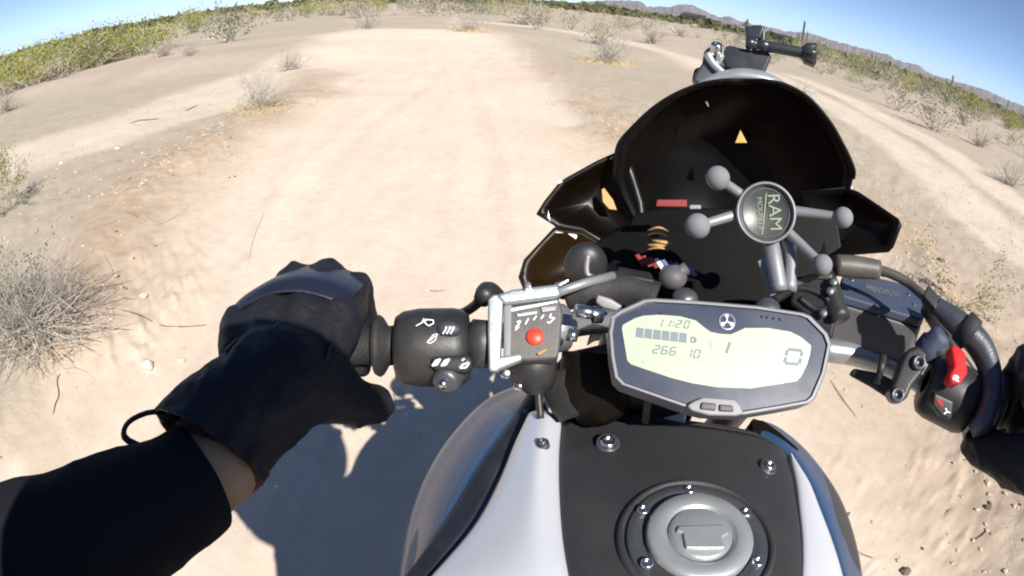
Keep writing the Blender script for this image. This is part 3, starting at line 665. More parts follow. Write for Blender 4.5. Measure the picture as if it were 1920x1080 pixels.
def scatter():
    R = random.Random(11); peb = bmesh.new(); cl = bmesh.new(); n1 = n2 = 0
    X = np.array([R.uniform(-7, 7) for _ in range(30000)]); Y = np.array([.3 + 9 * R.random() ** 1.5 for _ in range(30000)])
    m, t, d = track_mask(X, Y); Z = height(X, Y); E = np.exp(-((d + .3) / .5) ** 2); C = fbm(X * 1.1 + 3, Y * 1.1, 3, 51)
    for x, y, z, mm, tt, e, c in zip(X, Y, Z, m, t, E, C):
        u = R.random()
        if u < .02 + .04 * (1 - mm) and n1 < 900:
            stone_mesh(peb, (x, y, z + .001), R.choice((.002, .003, .004, .005, .008)), R); n1 += 1
        elif u > 1 - (.02 + .30 * e * (c > .42) + .05 * (1 - mm)) and n2 < 2600:
            stone_mesh(cl, (x, y, z + .001), R.uniform(.006, .02) * (.6 if mm > .7 else 1), R, .55); n2 += 1
    tag(obj('pebbles', peb, M['pebble'], smooth=False), 'pale gravel strewn over the sand', kind='stuff')
    tag(obj('clods', cl, M['clod'], smooth=False), 'crumbled clods of dry earth along the track edges', kind='stuff')
    ch = bmesh.new(); n3 = 0
    for x, y, z, mm, e, c in zip(X, Y, Z, m, E, C):
        if n3 < 700 and R.random() < .10 * e * (c > .40) + .02 * (mm < .3): stone_mesh(ch, (x, y, z + .002), R.choice((.003, .005, .007, .012)), R, .5); n3 += 1
    tag(obj('dark_crumbs', ch, M['dkstone'], smooth=False), 'dark brown crumbs of soil and bark, also standing in for shaded holes, along the track edges', kind='stuff')  # debris whose dark colour also stands in for shade in small holes
    t = Tw(12); R = t.R
    for i in range(420):
        x, y = R.uniform(-6, 6), .4 + 8 * R.random() ** 1.4
        mm, tt, dd = track_mask(np.array([x]), np.array([y]))
        if mm[0] > .6 and R.random() < .93: continue
        z = hz(x, y) + .006; p = Vector((x, y, z)); a = R.uniform(0, 6.28); d = Vector((math.cos(a), math.sin(a), 0)); pts = [p]
        for k in range(4):
            d = (d + Vector((R.gauss(0, .35), R.gauss(0, .35), 0))).normalized(); pts.append(pts[-1] + d * R.uniform(.01, .045)); pts[-1].z = hz(pts[-1].x, pts[-1].y) + .006 + R.random() * .006
        t.twig(pts, R.uniform(.0012, .0028), .0008)
    tag(obj('litter_twigs', t.mesh('litter_twigs'), M['twig2']), 'broken twigs littering the sand', kind='stuff')
scatter()
def stick(pix, rpx, lab, mt='twig2', lift=.004):
    pts = []
    for x, y in pix: q = PZ(x, y); q.z = hz(q.x, q.y) + lift; pts.append(q)
    r = px_scale(*pix[0], rpx) / 2 * .62; o = obj('stick', tube(pts, [r * .6] + [r] * (len(pts) - 2) + [r * .5], 8, n=4 * len(pts)), M[mt]); tag(o, lab, 'stick')
stick([(244, 228), (262, 223), (280, 222), (298, 220)], 5, 'longest dark stick lying on the side track at the left')
stick([(348, 205), (358, 200), (370, 194)], 4, 'short dark stick right of the longest one on the side track')
stick([(228, 583), (262, 594), (300, 604), (345, 601), (383, 596)], 2.6, 'thin dark bent stem reaching from the dry bush to the left glove')
stick([(1562, 703), (1585, 738), (1612, 770)], 2.4, 'thin crooked twig on the sand under the right handlebar')
stick([(1828, 1010), (1842, 1003), (1851, 994)], 4, 'small forked twig near the lower right corner')
stick([(112, 700), (106, 712), (108, 735), (101, 752), (97, 770)], 3, 'dark twig standing in the crumbled earth below the dry bush')
stick([(495, 392), (475, 440), (462, 500)], 1.2, 'faint thin stem on the pale track left of centre', 'clod')
stick([(267, 415), (290, 425), (330, 405), (355, 385)], 1.5, 'curved thin twig at the crumbled left edge of the track', 'twig')

# ================================================================== motorcycle
BK = thing('motorcycle', (.17, .25, 0), 'naked motorcycle with white and dark blue tank, black cover and smoked screen under the rider', 'motorcycle')
def part(name, me, m, parent=None, **k): return obj(name, me, m, parent or BK, **k)
V = Vector
# --- tank: rails given as (pixel x, pixel y, height)
def rail(l): return [PZ(x, y, z) for x, y, z in l]
def down(r, out, dz): return [p + V((out, 0, dz)) for p in r]
cover_l = rail([(1058, 793, .985), (1053, 850, .987), (1053, 920, .989), (1058, 1000, .990), (1070, 1080, .990), (1090, 1180, .985), (1120, 1300, .975)])
cover_r = rail([(1472, 850, .985), (1484, 890, .987), (1492, 940, .989), (1500, 1000, .990), (1502, 1080, .990), (1495, 1180, .985), (1470, 1300, .975)])
c1 = rail([(1110, 781, .990), (1120, 850, .998), (1125, 920, 1.001), (1135, 1000, 1.002), (1145, 1080, 1.002), (1160, 1180, 1.0), (1180, 1300, .99)])
c2 = rail([(1240, 789, .994), (1260, 860, 1.006), (1275, 920, 1.010), (1290, 1000, 1.012), (1300, 1080, 1.012), (1305, 1180, 1.008), (1310, 1300, .998)])
c3 = rail([(1410, 814, .990), (1425, 868, .998), (1430, 925, 1.001), (1435, 1000, 1.002), (1437, 1080, 1.002), (1435, 1180, 1.0), (1420, 1300, .99)])
part('tank_cover', loft([down(cover_l, .001, -.02), cover_l, c1, c2, c3, cover_r, down(cover_r, -.001, -.02)], 40, 37), M['cover'], solid=.003)
# front lip of the cover turning down towards the steering head
lip = crv([cover_l[0], c1[0], c2[0], c3[0], cover_r[0]], 24)
part('cover_lip', loft([lip, [p + V((0, .012, -.006)) for p in lip], [p + V((0, .018, -.035)) for p in lip]], 24, 8), M['cover'], solid=.003)
# white side panels
wl_in = rail([(1052, 789, .984), (1047, 850, .986), (1047, 920, .988), (1052, 1000, .989), (1064, 1080, .989), (1084, 1180, .984), (1112, 1300, .974)])
wl_mid = rail([(1030, 772, .990), (1015, 850, .995), (1008, 920, .995), (1005, 1000, .995), (1005, 1080, .993), (1010, 1180, .985), (1020, 1300, .97)])
wl_out = rail([(990, 777, .978), (965, 830, .975), (936, 900, .968), (890, 985, .962), (806, 1085, .955), (720, 1180, .945), (620, 1300, .93)])
wl_m2 = [a.lerp(b, .5) + V((0, 0, .004)) for a, b in zip(wl_mid, wl_out)]
part('tank_side_panel', loft([down(wl_in, 0, -.012), wl_in, wl_mid, wl_m2, wl_out, down(wl_out, .004, -.014)], 44, 30), M['silver'], solid=.003).__setitem__('label', 'broad silvery white left panel')
wr_in = rail([(1479, 856, .984), (1492, 900, .986), (1500, 950, .988), (1507, 1010, .989), (1508, 1080, .989), (1502, 1180, .984), (1480, 1300, .974)])
wr_out = rail([(1484, 858, .982), (1517, 905, .98), (1538, 955, .976), (1561, 1015, .972), (1582, 1085, .966), (1600, 1180, .955), (1600, 1300, .94)])
wr_m = [a.lerp(b, .5) + V((0, 0, .005)) for a, b in zip(wr_in, wr_out)]
part('tank_side_panel', loft([down(wr_in, 0, -.012), wr_in, wr_m, wr_out, down(wr_out, -.004, -.014)], 44, 16), M['silver'], solid=.003).__setitem__('label', 'narrow silvery white right panel')
# outer shells, rolling over and down outside the silhouette
ol_a = rail([(1012, 735, .955), (972, 822, .962), (930, 895, .957), (884, 980, .951), (800, 1085, .944), (714, 1180, .934), (614, 1300, .92)])
ol_b = rail([(1008, 728, .95), (955, 790, .955), (900, 860, .950), (845, 945, .942), (790, 1040, .935), (730, 1140, .925), (640, 1260, .91)])
ol_c = rail([(1006, 722, .93), (925, 762, .925), (858, 835, .915), (808, 920, .905), (776, 1010, .895), (752, 1110, .885), (690, 1240, .87)])
ol_d = rail([(1008, 716, .90), (918, 752, .89), (845, 825, .875), (793, 912, .86), (763, 1005, .85), (745, 1110, .84), (690, 1250, .83)])
ol_e = [p + V((.03, .0, -.08)) for p in ol_d]; ol_f = [p + V((.08, 0, -.17)) for p in ol_d]
part('tank_shell', loft([down(ol_a, .008, -.012), ol_a, ol_b, ol_c, ol_d, ol_e, ol_f], 48, 44), M['blue'], solid=.003).__setitem__('label', 'dark gunmetal blue left tank shell')
nav = [a.lerp(b, .42) for a, b in zip(ol_a, ol_b)]
part('tank_trim', loft([[p + V((0, 0, .0015)) for p in ol_a], [p + V((-.004, 0, .0035)) for p in nav], [p + V((-.010, 0, .0008)) for p in nav]], 40, 8), M['navy'], solid=.0015)
or_a = rail([(1414, 812, .972), (1450, 826, .974), (1487, 855, .972), (1521, 905, .968), (1542, 955, .964), (1565, 1015, .96), (1586, 1085, .954), (1604, 1180, .943), (1604, 1300, .93)])
or_b = rail([(1412, 795, .975), (1452, 808, .97), (1503, 850, .962), (1548, 915, .952), (1573, 965, .945), (1592, 1025, .938), (1604, 1085, .93), (1617, 1180, .92), (1615, 1300, .91)])
or_c = rail([(1411, 786, .965), (1458, 802, .955), (1513, 848, .94), (1562, 912, .925), (1588, 965, .915), (1606, 1025, .905), (1617, 1085, .895), (1627, 1180, .885), (1620, 1300, .88)])
or_d = [p + V((-.01, 0, -.03)) for p in or_c]; or_e = [p + V((-.05, 0, -.12)) for p in or_c]
part('tank_shell', loft([down(or_a, -.006, -.01), or_a, or_b, or_c, or_d, or_e], 48, 34), M['blue'], solid=.003).__setitem__('label', 'dark gunmetal blue right tank shell')
fin = [PZ(*q) for q in ((1408, 786, .978), (1432, 787, .978), (1466, 812, .974), (1500, 842, .966), (1474, 836, .972), (1446, 824, .972), (1412, 814, .974))]
part('tank_fin', prism(fin, V((0, 0, -.02))), M['brown'], bevel=.002)
# --- filler ring, cap
capc = PZ(1308, 1018, 1.004); nrm = V((-.02, -.02, 1)).normalized(); cap_u = V((1, 0, 0)); cap_v = V((0, 1, 0))
def capxy(x, y, h=0.0): # pixel to point in the cap plane
    d = ray(x, y); o = capc + nrm * h; return CAM + d * ((o - CAM).dot(nrm) / d.dot(nrm))
part('filler_surround', lathe(capc, nrm, [(-.012, .066), (.004, .0655), (.0065, .0635), (.006, .0605), (.0015, .059), (-.01, .059)], 72), M['cover'])
ring = part('filler_ring', lathe(capc, nrm, [(-.01, .0585), (.0045, .0585), (.006, .057), (.006, .046), (.003, .0445), (-.008, .0445)], 72), M['dark_alu'])
for a in (92, 148, 30, -30, -90, -150):
    q = capc + nrm * .006 + .0515 * (math.cos(math.radians(a - 3)) * cap_u + math.sin(math.radians(a - 3)) * cap_v)
    bb = lathe(q, nrm, [(0, .0052), (.0022, .0052), (.0034, .0042), (.0036, .0027), (.0018, .0026), (.0018, 0)], 18); obj('bolt', bb, M['chrome'], ring)
lid = part('filler_cap', lathe(capc, nrm, [(-.006, .0435), (.011, .0435), (.0135, .0415), (.0135, .030), (.0125, .0285), (.0095, .0275), (.0095, 0)], 80), M['ringgrey'])
th = lathe(capc + V((0, .001, 0)), nrm, [(.0098, .0262), (.0125, .0255), (.0138, .0235), (.0141, 0)], 56); obj('lock_flap', th, M['ringgrey'], lid)
fp = [(-.0215, .001), (-.0165, -.0005), (-.0165, -.0155), (.0145, -.0175), (.0145, -.006), (.0215, -.003), (.019, .006), (-.019, .006)]
fl = prism([capc + nrm * .0162 + cap_u * x + cap_v * y for x, y in fp], -nrm * .004); obj('lock_flap', fl, M['ringgrey'], lid, bevel=.001)
# --- cover bolts
def domed(x, y, z, r, nm=V((0, -.1, 1)), mt='chrome'):
    q = PZ(x, y, z); w = part('washer', lathe(q, nm, [(-.004, r * 1.45), (.0012, r * 1.45), (.0018, r * 1.3), (.0008, r * 1.02), (-.002, r)], 28), M['dark_alu'])
    obj('bolt', lathe(q, nm, [(-.002, r), (.003, r), (.0048, r * .8), (.0052, r * .45), (.003, r * .42), (.003, 0)], 24), M[mt], w)
domed(1140, 831, 1.0, .0075); domed(1440, 876, .9985, .0065, V((.25, -.1, 1))); domed(1018, 832, .996, .004, V((-.3, -.1, 1)), 'dark_alu')

# --- instrument
DP = Plane(1350, 668, .475, V((-.12, -.66, .74)))
rim_px = [(1141, 622), (1146, 592), (1160, 582), (1206, 561), (1222, 559), (1300, 563), (1420, 573), (1505, 586), (1520, 592), (1552, 625), (1559, 645), (1548, 700), (1528, 748), (1518, 757), (1460, 768), (1394, 779), (1325, 776), (1295, 768), (1165, 722), (1152, 708), (1145, 670)]
DC = (1350, 668)
def shrink(px, k): return [(DC[0] + (x - DC[0]) * k, DC[1] + (y - DC[1]) * (k - (1 - k) * .9)) for x, y in px]
dash = part('instrument', prism([DP.at(x, y, -.004) for x, y in rim_px], -DP.n * .032), M['rim'], bevel=.004, seg=3)
def inst(name, me, m, **k): return obj(name, me, M[m], dash, **k)
bez = shrink(rim_px, .955)
rb = bmesh.new(); o_, i_ = [rb.verts.new(DP.at(x, y, -.0045)) for x, y in rim_px], [rb.verts.new(DP.at(x, y, -.0045)) for x, y in bez]
o2, i2 = [rb.verts.new(DP.at(x, y, .0)) for x, y in shrink(rim_px, .99)], [rb.verts.new(DP.at(x, y, .0)) for x, y in shrink(rim_px, .968)]
n = len(rim_px)
for k in range(n):
    q = (k + 1) % n
    rb.faces.new((o_[k], o_[q], o2[q], o2[k])); rb.faces.new((o2[k], o2[q], i2[q], i2[k])); rb.faces.new((i2[k], i2[q], i_[q], i_[k]))
bmesh.ops.recalc_face_normals(rb, faces=rb.faces); inst('bezel_rim', rb, 'rim', smooth=False)
inst('bezel', prism([DP.at(x, y, -.0025) for x, y in bez], -DP.n * .003), 'bezel', smooth=False)
lcd_px = [(1166, 616), (1168, 609), (1190, 597), (1206, 592), (1235, 590), (1275, 593), (1305, 601), (1318, 612), (1332, 622), (1350, 626), (1370, 627), (1382, 622), (1397, 615), (1440, 615), (1482, 622), (1502, 632), (1521, 648), (1519, 664), (1513, 684), (1502, 706), (1495, 713), (1450, 721), (1405, 728), (1345, 726), (1300, 719), (1260, 709), (1215, 694), (1183, 683), (1176, 676)]
inst('lcd_screen', prism([DP.at(x, y, -.0016) for x, y in lcd_px], -DP.n * .002), 'lcd', smooth=False)
LH = -.0012
DIG = {'0': 'abcdef', '1': 'bc', '2': 'abged', '3': 'abgcd', '6': 'afgedc', '7': 'abc', '4': 'fgbc', '5': 'afgcd', '8': 'abcdefg'}
def digit(bm, ch, x, y, w, h, lw, sl, rot=.07, mirror=1):
    """seven segment digit; x,y = centre in pixels"""
    def q(u, v): X = x + u * w + v * h * sl; return (X, y - v * h + (u * w) * rot + (X - x) * 0)
    g = .06; S = {'a': ((-.5 + g, .5), (.5 - g, .5)), 'b': ((.5, .5 - g), (.5, g)), 'c': ((.5, -g), (.5, -.5 + g)), 'd': ((-.5 + g, -.5), (.5 - g, -.5)), 'e': ((-.5, -g), (-.5, -.5 + g)), 'f': ((-.5, .5 - g), (-.5, g)), 'g': ((-.5 + g, 0), (.5 - g, 0))}
    for s in DIG[ch]: stroke(bm, DP, [q(*S[s][0]), q(*S[s][1])], lw, LH, .0003)
b = bmesh.new()
for k, ch in enumerate('1120'): digit(b, ch, 1238 + k * 15 + (5 if k > 1 else 0), 605 + k * 1.1, 8, 13, .0009, .35)
stroke(b, DP, [(1263, 603), (1264, 605)], .001, LH); stroke(b, DP, [(1262, 609), (1263, 611)], .001, LH)
inst('clock_digits', b, 'seg', smooth=False)
for k in range(6):
    x = 1192 + k * 16.2; y = 614 + k * 1.9
    inst('fuel_bar', prism([DP.at(x + a, y + c, LH) for a, c in ((2, 0), (15, 1.7), (14, 19.5), (0, 17.5))], -DP.n * .0003), 'seg', smooth=False)
b = bmesh.new()
stroke(b, DP, [(1297, 632), (1303, 633), (1303, 642), (1296, 641), (1297, 632)], .0011, LH); stroke(b, DP, [(1304, 634), (1306, 641)], .0008, LH); inst('fuel_symbol', b, 'seg', smooth=False)
b = bmesh.new()
for k, ch in enumerate('26610'): digit(b, ch, 1231 + k * 15.5 + (14 if k > 2 else 0), 655 + k * 1.7 + (1.5 if k > 2 else 0), 10, 14, .0010, .3)
inst('odometer_digits', b, 'seg', smooth=False)
b = bmesh.new(); stroke(b, DP, [(1362, 662), (1369, 642)], .0021, LH); inst('gear_digit', b, 'seg', smooth=False)
b = bmesh.new(); digit(b, '0', 1488, 669, 28, 26, .0027, .22); inst('speed_digit', b, 'seg', smooth=False)
inst('eco_bar', prism([DP.at(x, y, LH) for x, y in ((1300, 677), (1325, 674), (1355, 674), (1385, 683), (1400, 689), (1375, 689), (1340, 684))], -DP.n * .0003), 'segl', smooth=False)
for px in ([(1188, 648), (1202, 650)], [(1190, 672), (1205, 675), (1220, 679)], [(1205, 679), (1219, 682)], [(1334, 640), (1335, 656)], [(1450, 690), (1462, 691)]): inst('lcd_caption', stroke(bmesh.new(), DP, px, .0015, LH), 'segl', smooth=False)
b = bmesh.new()
for k, (x, y) in enumerate([(1205, 686), (1226, 692), (1248, 698), (1270, 704), (1294, 710), (1318, 714), (1343, 717), (1368, 719), (1393, 720), (1417, 719), (1441, 716), (1464, 712), (1486, 708)]): stroke(b, DP, [(x - 3, y + 1), (x + 3, y - 5)], .0009, LH)
inst('rev_scale', b, 'segl', smooth=False)
ec = DP.at(1363, 603, -.0022); eb = lathe(ec, DP.n, [(0, .0072), (.0006, .0072), (.0008, .0066), (.0003, .006), (0, .006)], 32, closed=True)
for a in (90, 210, 330):
    u = math.cos(math.radians(a)) * DP.ex + math.sin(math.radians(a)) * DP.ey; s = DP.n.cross(u) * .0006
    prism([ec - s - u * .001, ec + s - u * .001, ec + s + u * .0062, ec - s + u * .0062], DP.n * .0007, eb)
    for sg in (-1, 1):
        e = ec + u * .0035 + DP.n.cross(u) * .0012 * sg; s2 = DP.n.cross(u) * .0004
        prism([e - s2, e + s2, e + s2 + u * .0024, e - s2 + u * .0024], DP.n * .0007, eb)
inst('tuning_fork_emblem', eb, 'emblem', smooth=False)
for x, y in ((1237, 589), (1428, 594), (1438, 595), (1450, 597), (1462, 599)): inst('indicator_lamp', sphere(DP.at(x, y, -.0022), .0012, None, 8), 'navy')
bh = plate('button_housing', DP, [(1288, 760), (1300, 752), (1320, 744), (1378, 748), (1388, 758), (1396, 776), (1380, 780), (1330, 779), (1296, 770)], .01, M['rim'], dash, h=.004, bevel=.0015)
for px in ([(1316, 753), (1344, 756), (1343, 770), (1313, 767)], [(1349, 757), (1375, 760), (1377, 772), (1349, 771)]): plate('button', DP, px, .006, M['button'], dash, h=.0065, bevel=.0015)
plate('dash_back', DP, shrink(rim_px, .7), .03, M['black'], dash, h=-.036, bevel=.004)

# --- steering head, top clamp and risers under the instrument
hd = V((.225, .53, .99)); st = V((.06, -.40, .92)).normalized()
part('top_clamp', prism([hd + V(q) for q in ((-.12, -.02, .02), (-.06, -.05, .02), (.04, -.055, .02), (.11, -.03, .02), (.12, .02, .02), (.05, .035, .02), (-.06, .035, .02), (-.12, .02, .02))], -st * .02), M['dark_alu'], bevel=.004)
part('steering_stem', lathe(hd + st * .03, -st, [(0, .012), (.004, .016), (.02, .016), (.02, .03), (.25, .032)], 24), M['black'])
forks = []
for s in (-1, 1):
    p = hd + V((s * .1, .0, .03)); d = V((0, .40, -.92)).normalized()
    fk = part('fork_leg', tube([p, p + d * .02, p + d * .35, p + d * .36, p + d * .80], [.021, .0235, .0235, .027, .027], 20), M['dark_alu']); forks.append(p + d * .78)
    obj('fork_cap', lathe(p - d * .004, -d, [(-.006, .02), (.004, .019), (.008, .012), (.012, .011), (.012, 0)], 20), M['ringgrey'], fk)
    r0 = hd + V((s * .055, -.01, .02)); part('handlebar_riser', tube([r0, r0 + V((-.0, -.012, .045))], [.018, .016], 18), M['dark_alu'])
part('dark_gaiter', tube([P(1085, 690, .56), P(1090, 730, .56), P(1105, 770, .56)], [.038, .036, .03], 18, n=8), M['rubber'])
part('brown_sleeve', tube([P(1120, 668, .545), P(1115, 720, .545), P(1130, 765, .56)], [.034, .033, .028], 18, n=8), M['brown'])
part('cable_loop', tube([P(1012, 690, .56), P(1010, 740, .56), P(1014, 785, .56)], .0035, 8, n=12), M['black'])
part('cable_loop', tube([P(1150, 700, .53), P(1128, 745, .53), P(1108, 785, .55)], .0028, 8, n=12), M['cable'])
part('cable_loop', tube([P(1215, 745, .52), P(1210, 790, .54)], .0035, 8), M['cable'])
part('frame_spar', tube([P(1150, 690, .60), P(1200, 800, .66), P(1150, 900, .80)], .035, 16, n=10), M['black'])
part('head_cover', prism([P(x, y, .60) for x, y in ((1035, 690), (1060, 660), (1150, 640), (1300, 660), (1300, 790), (1210, 800), (1060, 800), (1040, 770))], ray(1150, 740) * .08), M['black'], bevel=.006)
part('shroud_corner', prism([P(x, y, .585) for x, y in ((1212, 791), (1287, 772), (1284, 800), (1284, 815), (1215, 815))], ray(1250, 790) * .01), M['silver'], bevel=.002)

# --- handlebar
HB_L = [V((-.26, .405, 1.055)), V((-.10, .418, 1.066)), V((-.03, .432, 1.070)), V((.03, .452, 1.072)), V((.08, .49, 1.06)), V((.13, .515, 1.05)), V((.22, .52, 1.045)), V((.30, .50, 1.045))]
HB_R = [PZ(1545, 655, 1.052), PZ(1600, 664, 1.052), PZ(1655, 683, 1.050), PZ(1700, 705, 1.047), PZ(1760, 742, 1.040), PZ(1830, 780, 1.030), PZ(1960, 840, 1.01)]
part('handlebar', tube(HB_L + HB_R, [.011] * 3 + [.0125] * 5 + [.0135, .0135, .0125] + [.011] * 4, 22, n=90), M['alu'])
GA = (HB_R[5] - HB_R[3]).normalized()
part('grip', tube([V((-.245, .406, 1.056)), V((-.115, .4165, 1.065))], .0165, 22), M['rubber'])
part('grip_collar', lathe(V((-.118, .416, 1.065)), V((1, .08, .06)), [(0, .016), (0, .026), (.004, .028), (.007, .026), (.012, .018), (.02, .017)], 28), M['rubber'])
part('grip', tube([P(1850, 778, .66), P(1850, 778, .66) + GA * .13], .017, 20), M['rubber'])
# left switch housing
LA = V((1, .085, .05)).normalized(); lc = P(745, 652, .515)
sw = part('switch_housing', lathe(lc, LA, [(0, .012), (0, .028), (.006, .032), (.020, .0345), (.05, .0345), (.058, .033), (.064, .028), (.066, .012)], 40), M['black'])
SP = Plane(820, 640, .475, V((-.1, -.75, .65)))
sy = bmesh.new()
for px in ([(780, 611), (791, 605), (795, 597)], [(791, 605), (800, 600)], [(797, 599), (812, 600), (813, 606), (804, 611), (797, 606), (797, 599)]): stroke(sy, SP, px, .0009, .0012)
obj('beam_symbol', sy, M['white'], sw, smooth=False)
obj('dip_button', sphere(SP.at(842, 618, -.004), .0085, sc=(1.2, .7, .8)), M['dark_alu'], sw)
sy = bmesh.new()
for x in (833, 840, 847): stroke(sy, SP, [(x - 3, 626), (x + 2, 619), (x + 4, 612)], .0012, .0045)
for px in ([(801, 642), (812, 628), (820, 626), (816, 638), (806, 644), (801, 642)], [(805, 639), (816, 630)]): stroke(sy, SP, px, .0008, .0008)
obj('lamp_symbol', sy, M['white'], sw, smooth=False)
bb = prism([SP.at(x, y, .004) for x, y in ((805, 668), (880, 664), (886, 684), (874, 700), (812, 694))], -SP.n * .018); obj('indicator_switch', bb, M['black'], sw, bevel=.004)
sy = bmesh.new()
for dx in (0, 17): stroke(sy, SP, [(810 + dx, 686), (817 + dx, 676), (826 + dx, 673), (819 + dx, 684), (810 + dx, 686)], .0013, .0045); stroke(sy, SP, [(814 + dx, 682), (822 + dx, 676)], .0018, .0045)
for px in ([(862, 690), (868, 683), (880, 680), (874, 689), (862, 690)], [(866, 676), (871, 672)]): stroke(sy, SP, px, .0014, .0045)
obj('arrow_symbol', sy, M['white'], sw, smooth=False)
obj('horn_button', lathe(SP.at(838, 712, -.006), V((-.2, -.9, .1)), [(-.01, .012), (.004, .011), (.006, .008), (.006, 0)], 24), M['dark_alu'], sw)
obj('horn_button', lathe(SP.at(834, 716, -.001), V((-.2, -.9, .1)), [(0, .004), (.006, .0035), (.007, 0)], 16), M['chrome'], sw)
part('bar_sleeve', lathe(V((-.035, .431, 1.070)), V((1, .2, .03)), [(-.004, .011), (-.004, .0155), (.010, .016), (.012, .011)], 28), M['chrome'])
# clutch perch + lever going behind the glove
part('clutch_perch', tube([P(905, 560, .50), P(915, 548, .515), P(935, 560, .53)], [.008, .010, .008], 16, n=8), M['black'])
part('clutch_perch', tube([P(908, 600, .49), P(905, 640, .49), P(905, 690, .49)], [.010, .016, .012], 16, n=8), M['black'])
part('clutch_lever', tube([P(915, 552, .53), P(860, 590, .55), P(740, 618, .56), P(600, 622, .575), P(480, 622, .58)], [.009, .007, .0065, .0065, .009], 12, n=24, flat=.6), M['black'])
part('clutch_cable', tube([P(940, 560, .53), P(1010, 560, .56), P(1100, 540, .62), P(1200, 545, .68), P(1260, 600, .66)], .004, 10, n=30), M['cable'])
part('lever_bolt', lathe(P(948, 700, .5), V((0, -.6, .5)), [(0, .005), (.003, .005), (.004, .0035), (.004, 0)], 14), M['chrome'])
part('lever_bolt', lathe(P(990, 715, .51), V((0, -.6, .3)), [(0, .004), (.006, .004), (.007, .003), (.007, 0)], 14), M['chrome'])
part('lever_bolt', lathe(P(977, 722, .51), V((-.2, -.6, .3)), [(0, .0045), (.01, .004), (.011, .003), (.011, 0)], 14), M['chrome'])
part('mirror_boss', tube([P(990, 650, .51), P(1000, 690, .51), P(1010, 720, .52)], [.02, .022, .015], 16, n=8), M['black'])
part('bar_clamp', lathe(V((.028, .452, 1.072)), V((1, .25, 0)), [(0, .012), (0, .021), (.003, .023), (.024, .0225), (.027, .02), (.027, .012)], 30), M['alu'])
part('clamp_screw', tube([P(1080, 582, .49), P(1128, 590, .50)], .0055, 14), M['chrome'])
obj('screw_end', lathe(P(1128, 590, .50), V((1, .1, 0)), [(-.008, .0075), (0, .0075), (.001, .006), (.001, 0)], 18), M['chrome'], BK)
part('clamp_screw', tube([P(1064, 626, .49), P(1084, 632, .49)], [.006, .0045], 14), M['chrome'])
part('bracket', prism([P(x, y, .55) for x, y in ((1120, 552), (1146, 560), (1168, 574), (1156, 584), (1128, 577), (1116, 566))], ray(1140, 566) * .01), M['arm'], bevel=.002)
# --- right side: reservoir, master cylinder, clamp, switches
RTOP = 1.115
rt = [PZ(x, y, RTOP) for x, y in ((1585, 508), (1592, 506), (1715, 538), (1727, 546), (1736, 578), (1733, 596), (1726, 598), (1578, 553), (1574, 545), (1578, 520))]
dv = V((.012, -.004, -1)).normalized(); dv2 = V((-.02, -.12, -1)).normalized()
rs = part('brake_reservoir', prism([p + dv * .011 for p in rt], dv2 * .062), M['resb'], bevel=.003)
obj('reservoir_lid', prism(rt, dv * .0105), M['res'], rs, bevel=.0025, seg=3)
lu = (rt[2] - rt[1]).normalized(); lv = V((0, 0, 1)).cross(lu).normalized(); lcn = sum(rt, V()) / len(rt)
for sx, sy_ in ((-1, -1), (1, 1), (1, -1), (-1, 1)):
    q = lcn + lu * sx * .040 + lv * sy_ * .013 + V((0, 0, .0008)); obj('lid_screw', lathe(q, V((0, 0, 1)), [(-.001, .0032), (.0004, .003), (.0005, .0014), (0, .0013), (0, 0)], 14), M['dark_alu'], rs)
for k, txt in enumerate(('CLEAN FILLER CAP', 'BEFORE REMOVING', 'USE ONLY DOT 4')):
    me = text_bm(txt, lcn + V((0, 0, .0006)) + lv * (.007 - .006 * k), lu, lv, V((0, 0, 1)), .0055, .0002); obj('moulded_text', me, M['rim'], rs, smooth=False)
part('hose_union', tube([P(1545, 515, .62), P(1560, 560, .61), P(1575, 600, .6)], [.012, .013, .012], 14, n=10), M['black'])
for x, y in ((1562, 530), (1556, 547), (1543, 588)): part('lever_bolt', lathe(P(x, y, .595), V((-.3, -.6, .6)), [(0, .005), (.003, .0048), (.004, .003), (.004, 0)], 12), M['dark_alu'])
ck = part('bar_clamp', tube([P(1655, 668, .595), P(1652, 690, .585), P(1646, 716, .595)], .004, 10, n=10), M['black'])
CP = Plane(1695, 700, .585, V((-.45, -.6, .65)))
cl = part('clamp_block', prism([CP.at(x, y, .008) for x, y in ((1700, 655), (1722, 645), (1740, 660), (1738, 690), (1712, 722), (1700, 750), (1678, 752), (1666, 735), (1680, 705), (1690, 675))], -CP.n * .03), M['black'], bevel=.005, seg=3)
for x, y in ((1722, 681), (1682, 741)): obj('bolt', lathe(CP.at(x, y, .007), CP.n, [(0, .0078), (.005, .0075), (.006, .006), (.005, .0035), (.002, .0033), (.002, 0)], 22), M['dark_alu'], cl)
part('cylinder_cap', lathe(P(1762, 632, .61), V((.25, -.3, 1)), [(-.025, .015), (-.012, .016), (-.008, .013), (.002, .0125), (.006, .009), (.0065, 0)], 28), M['res'])
part('cylinder_boss', tube([P(1762, 640, .62), P(1745, 665, .615)], [.015, .013], 18), M['dark_alu'])
part('lower_bracket', prism([P(x, y, .615) for x, y in ((1600, 690), (1650, 700), (1690, 720), (1700, 745), (1672, 752), (1630, 725), (1590, 703))], ray(1650, 720) * .015), M['black'], bevel=.003)
ra = P(1735, 715, .61); RA = (P(1850, 775, .635) - ra).normalized()
rw = part('switch_housing', lathe(ra, RA, [(0, .012), (0, .026), (.004, .031), (.014, .0335), (.052, .0335), (.060, .031), (.062, .012)], 40), M['black'])
RP = Plane(1800, 700, .575, V((-.2, -.55, .8)))
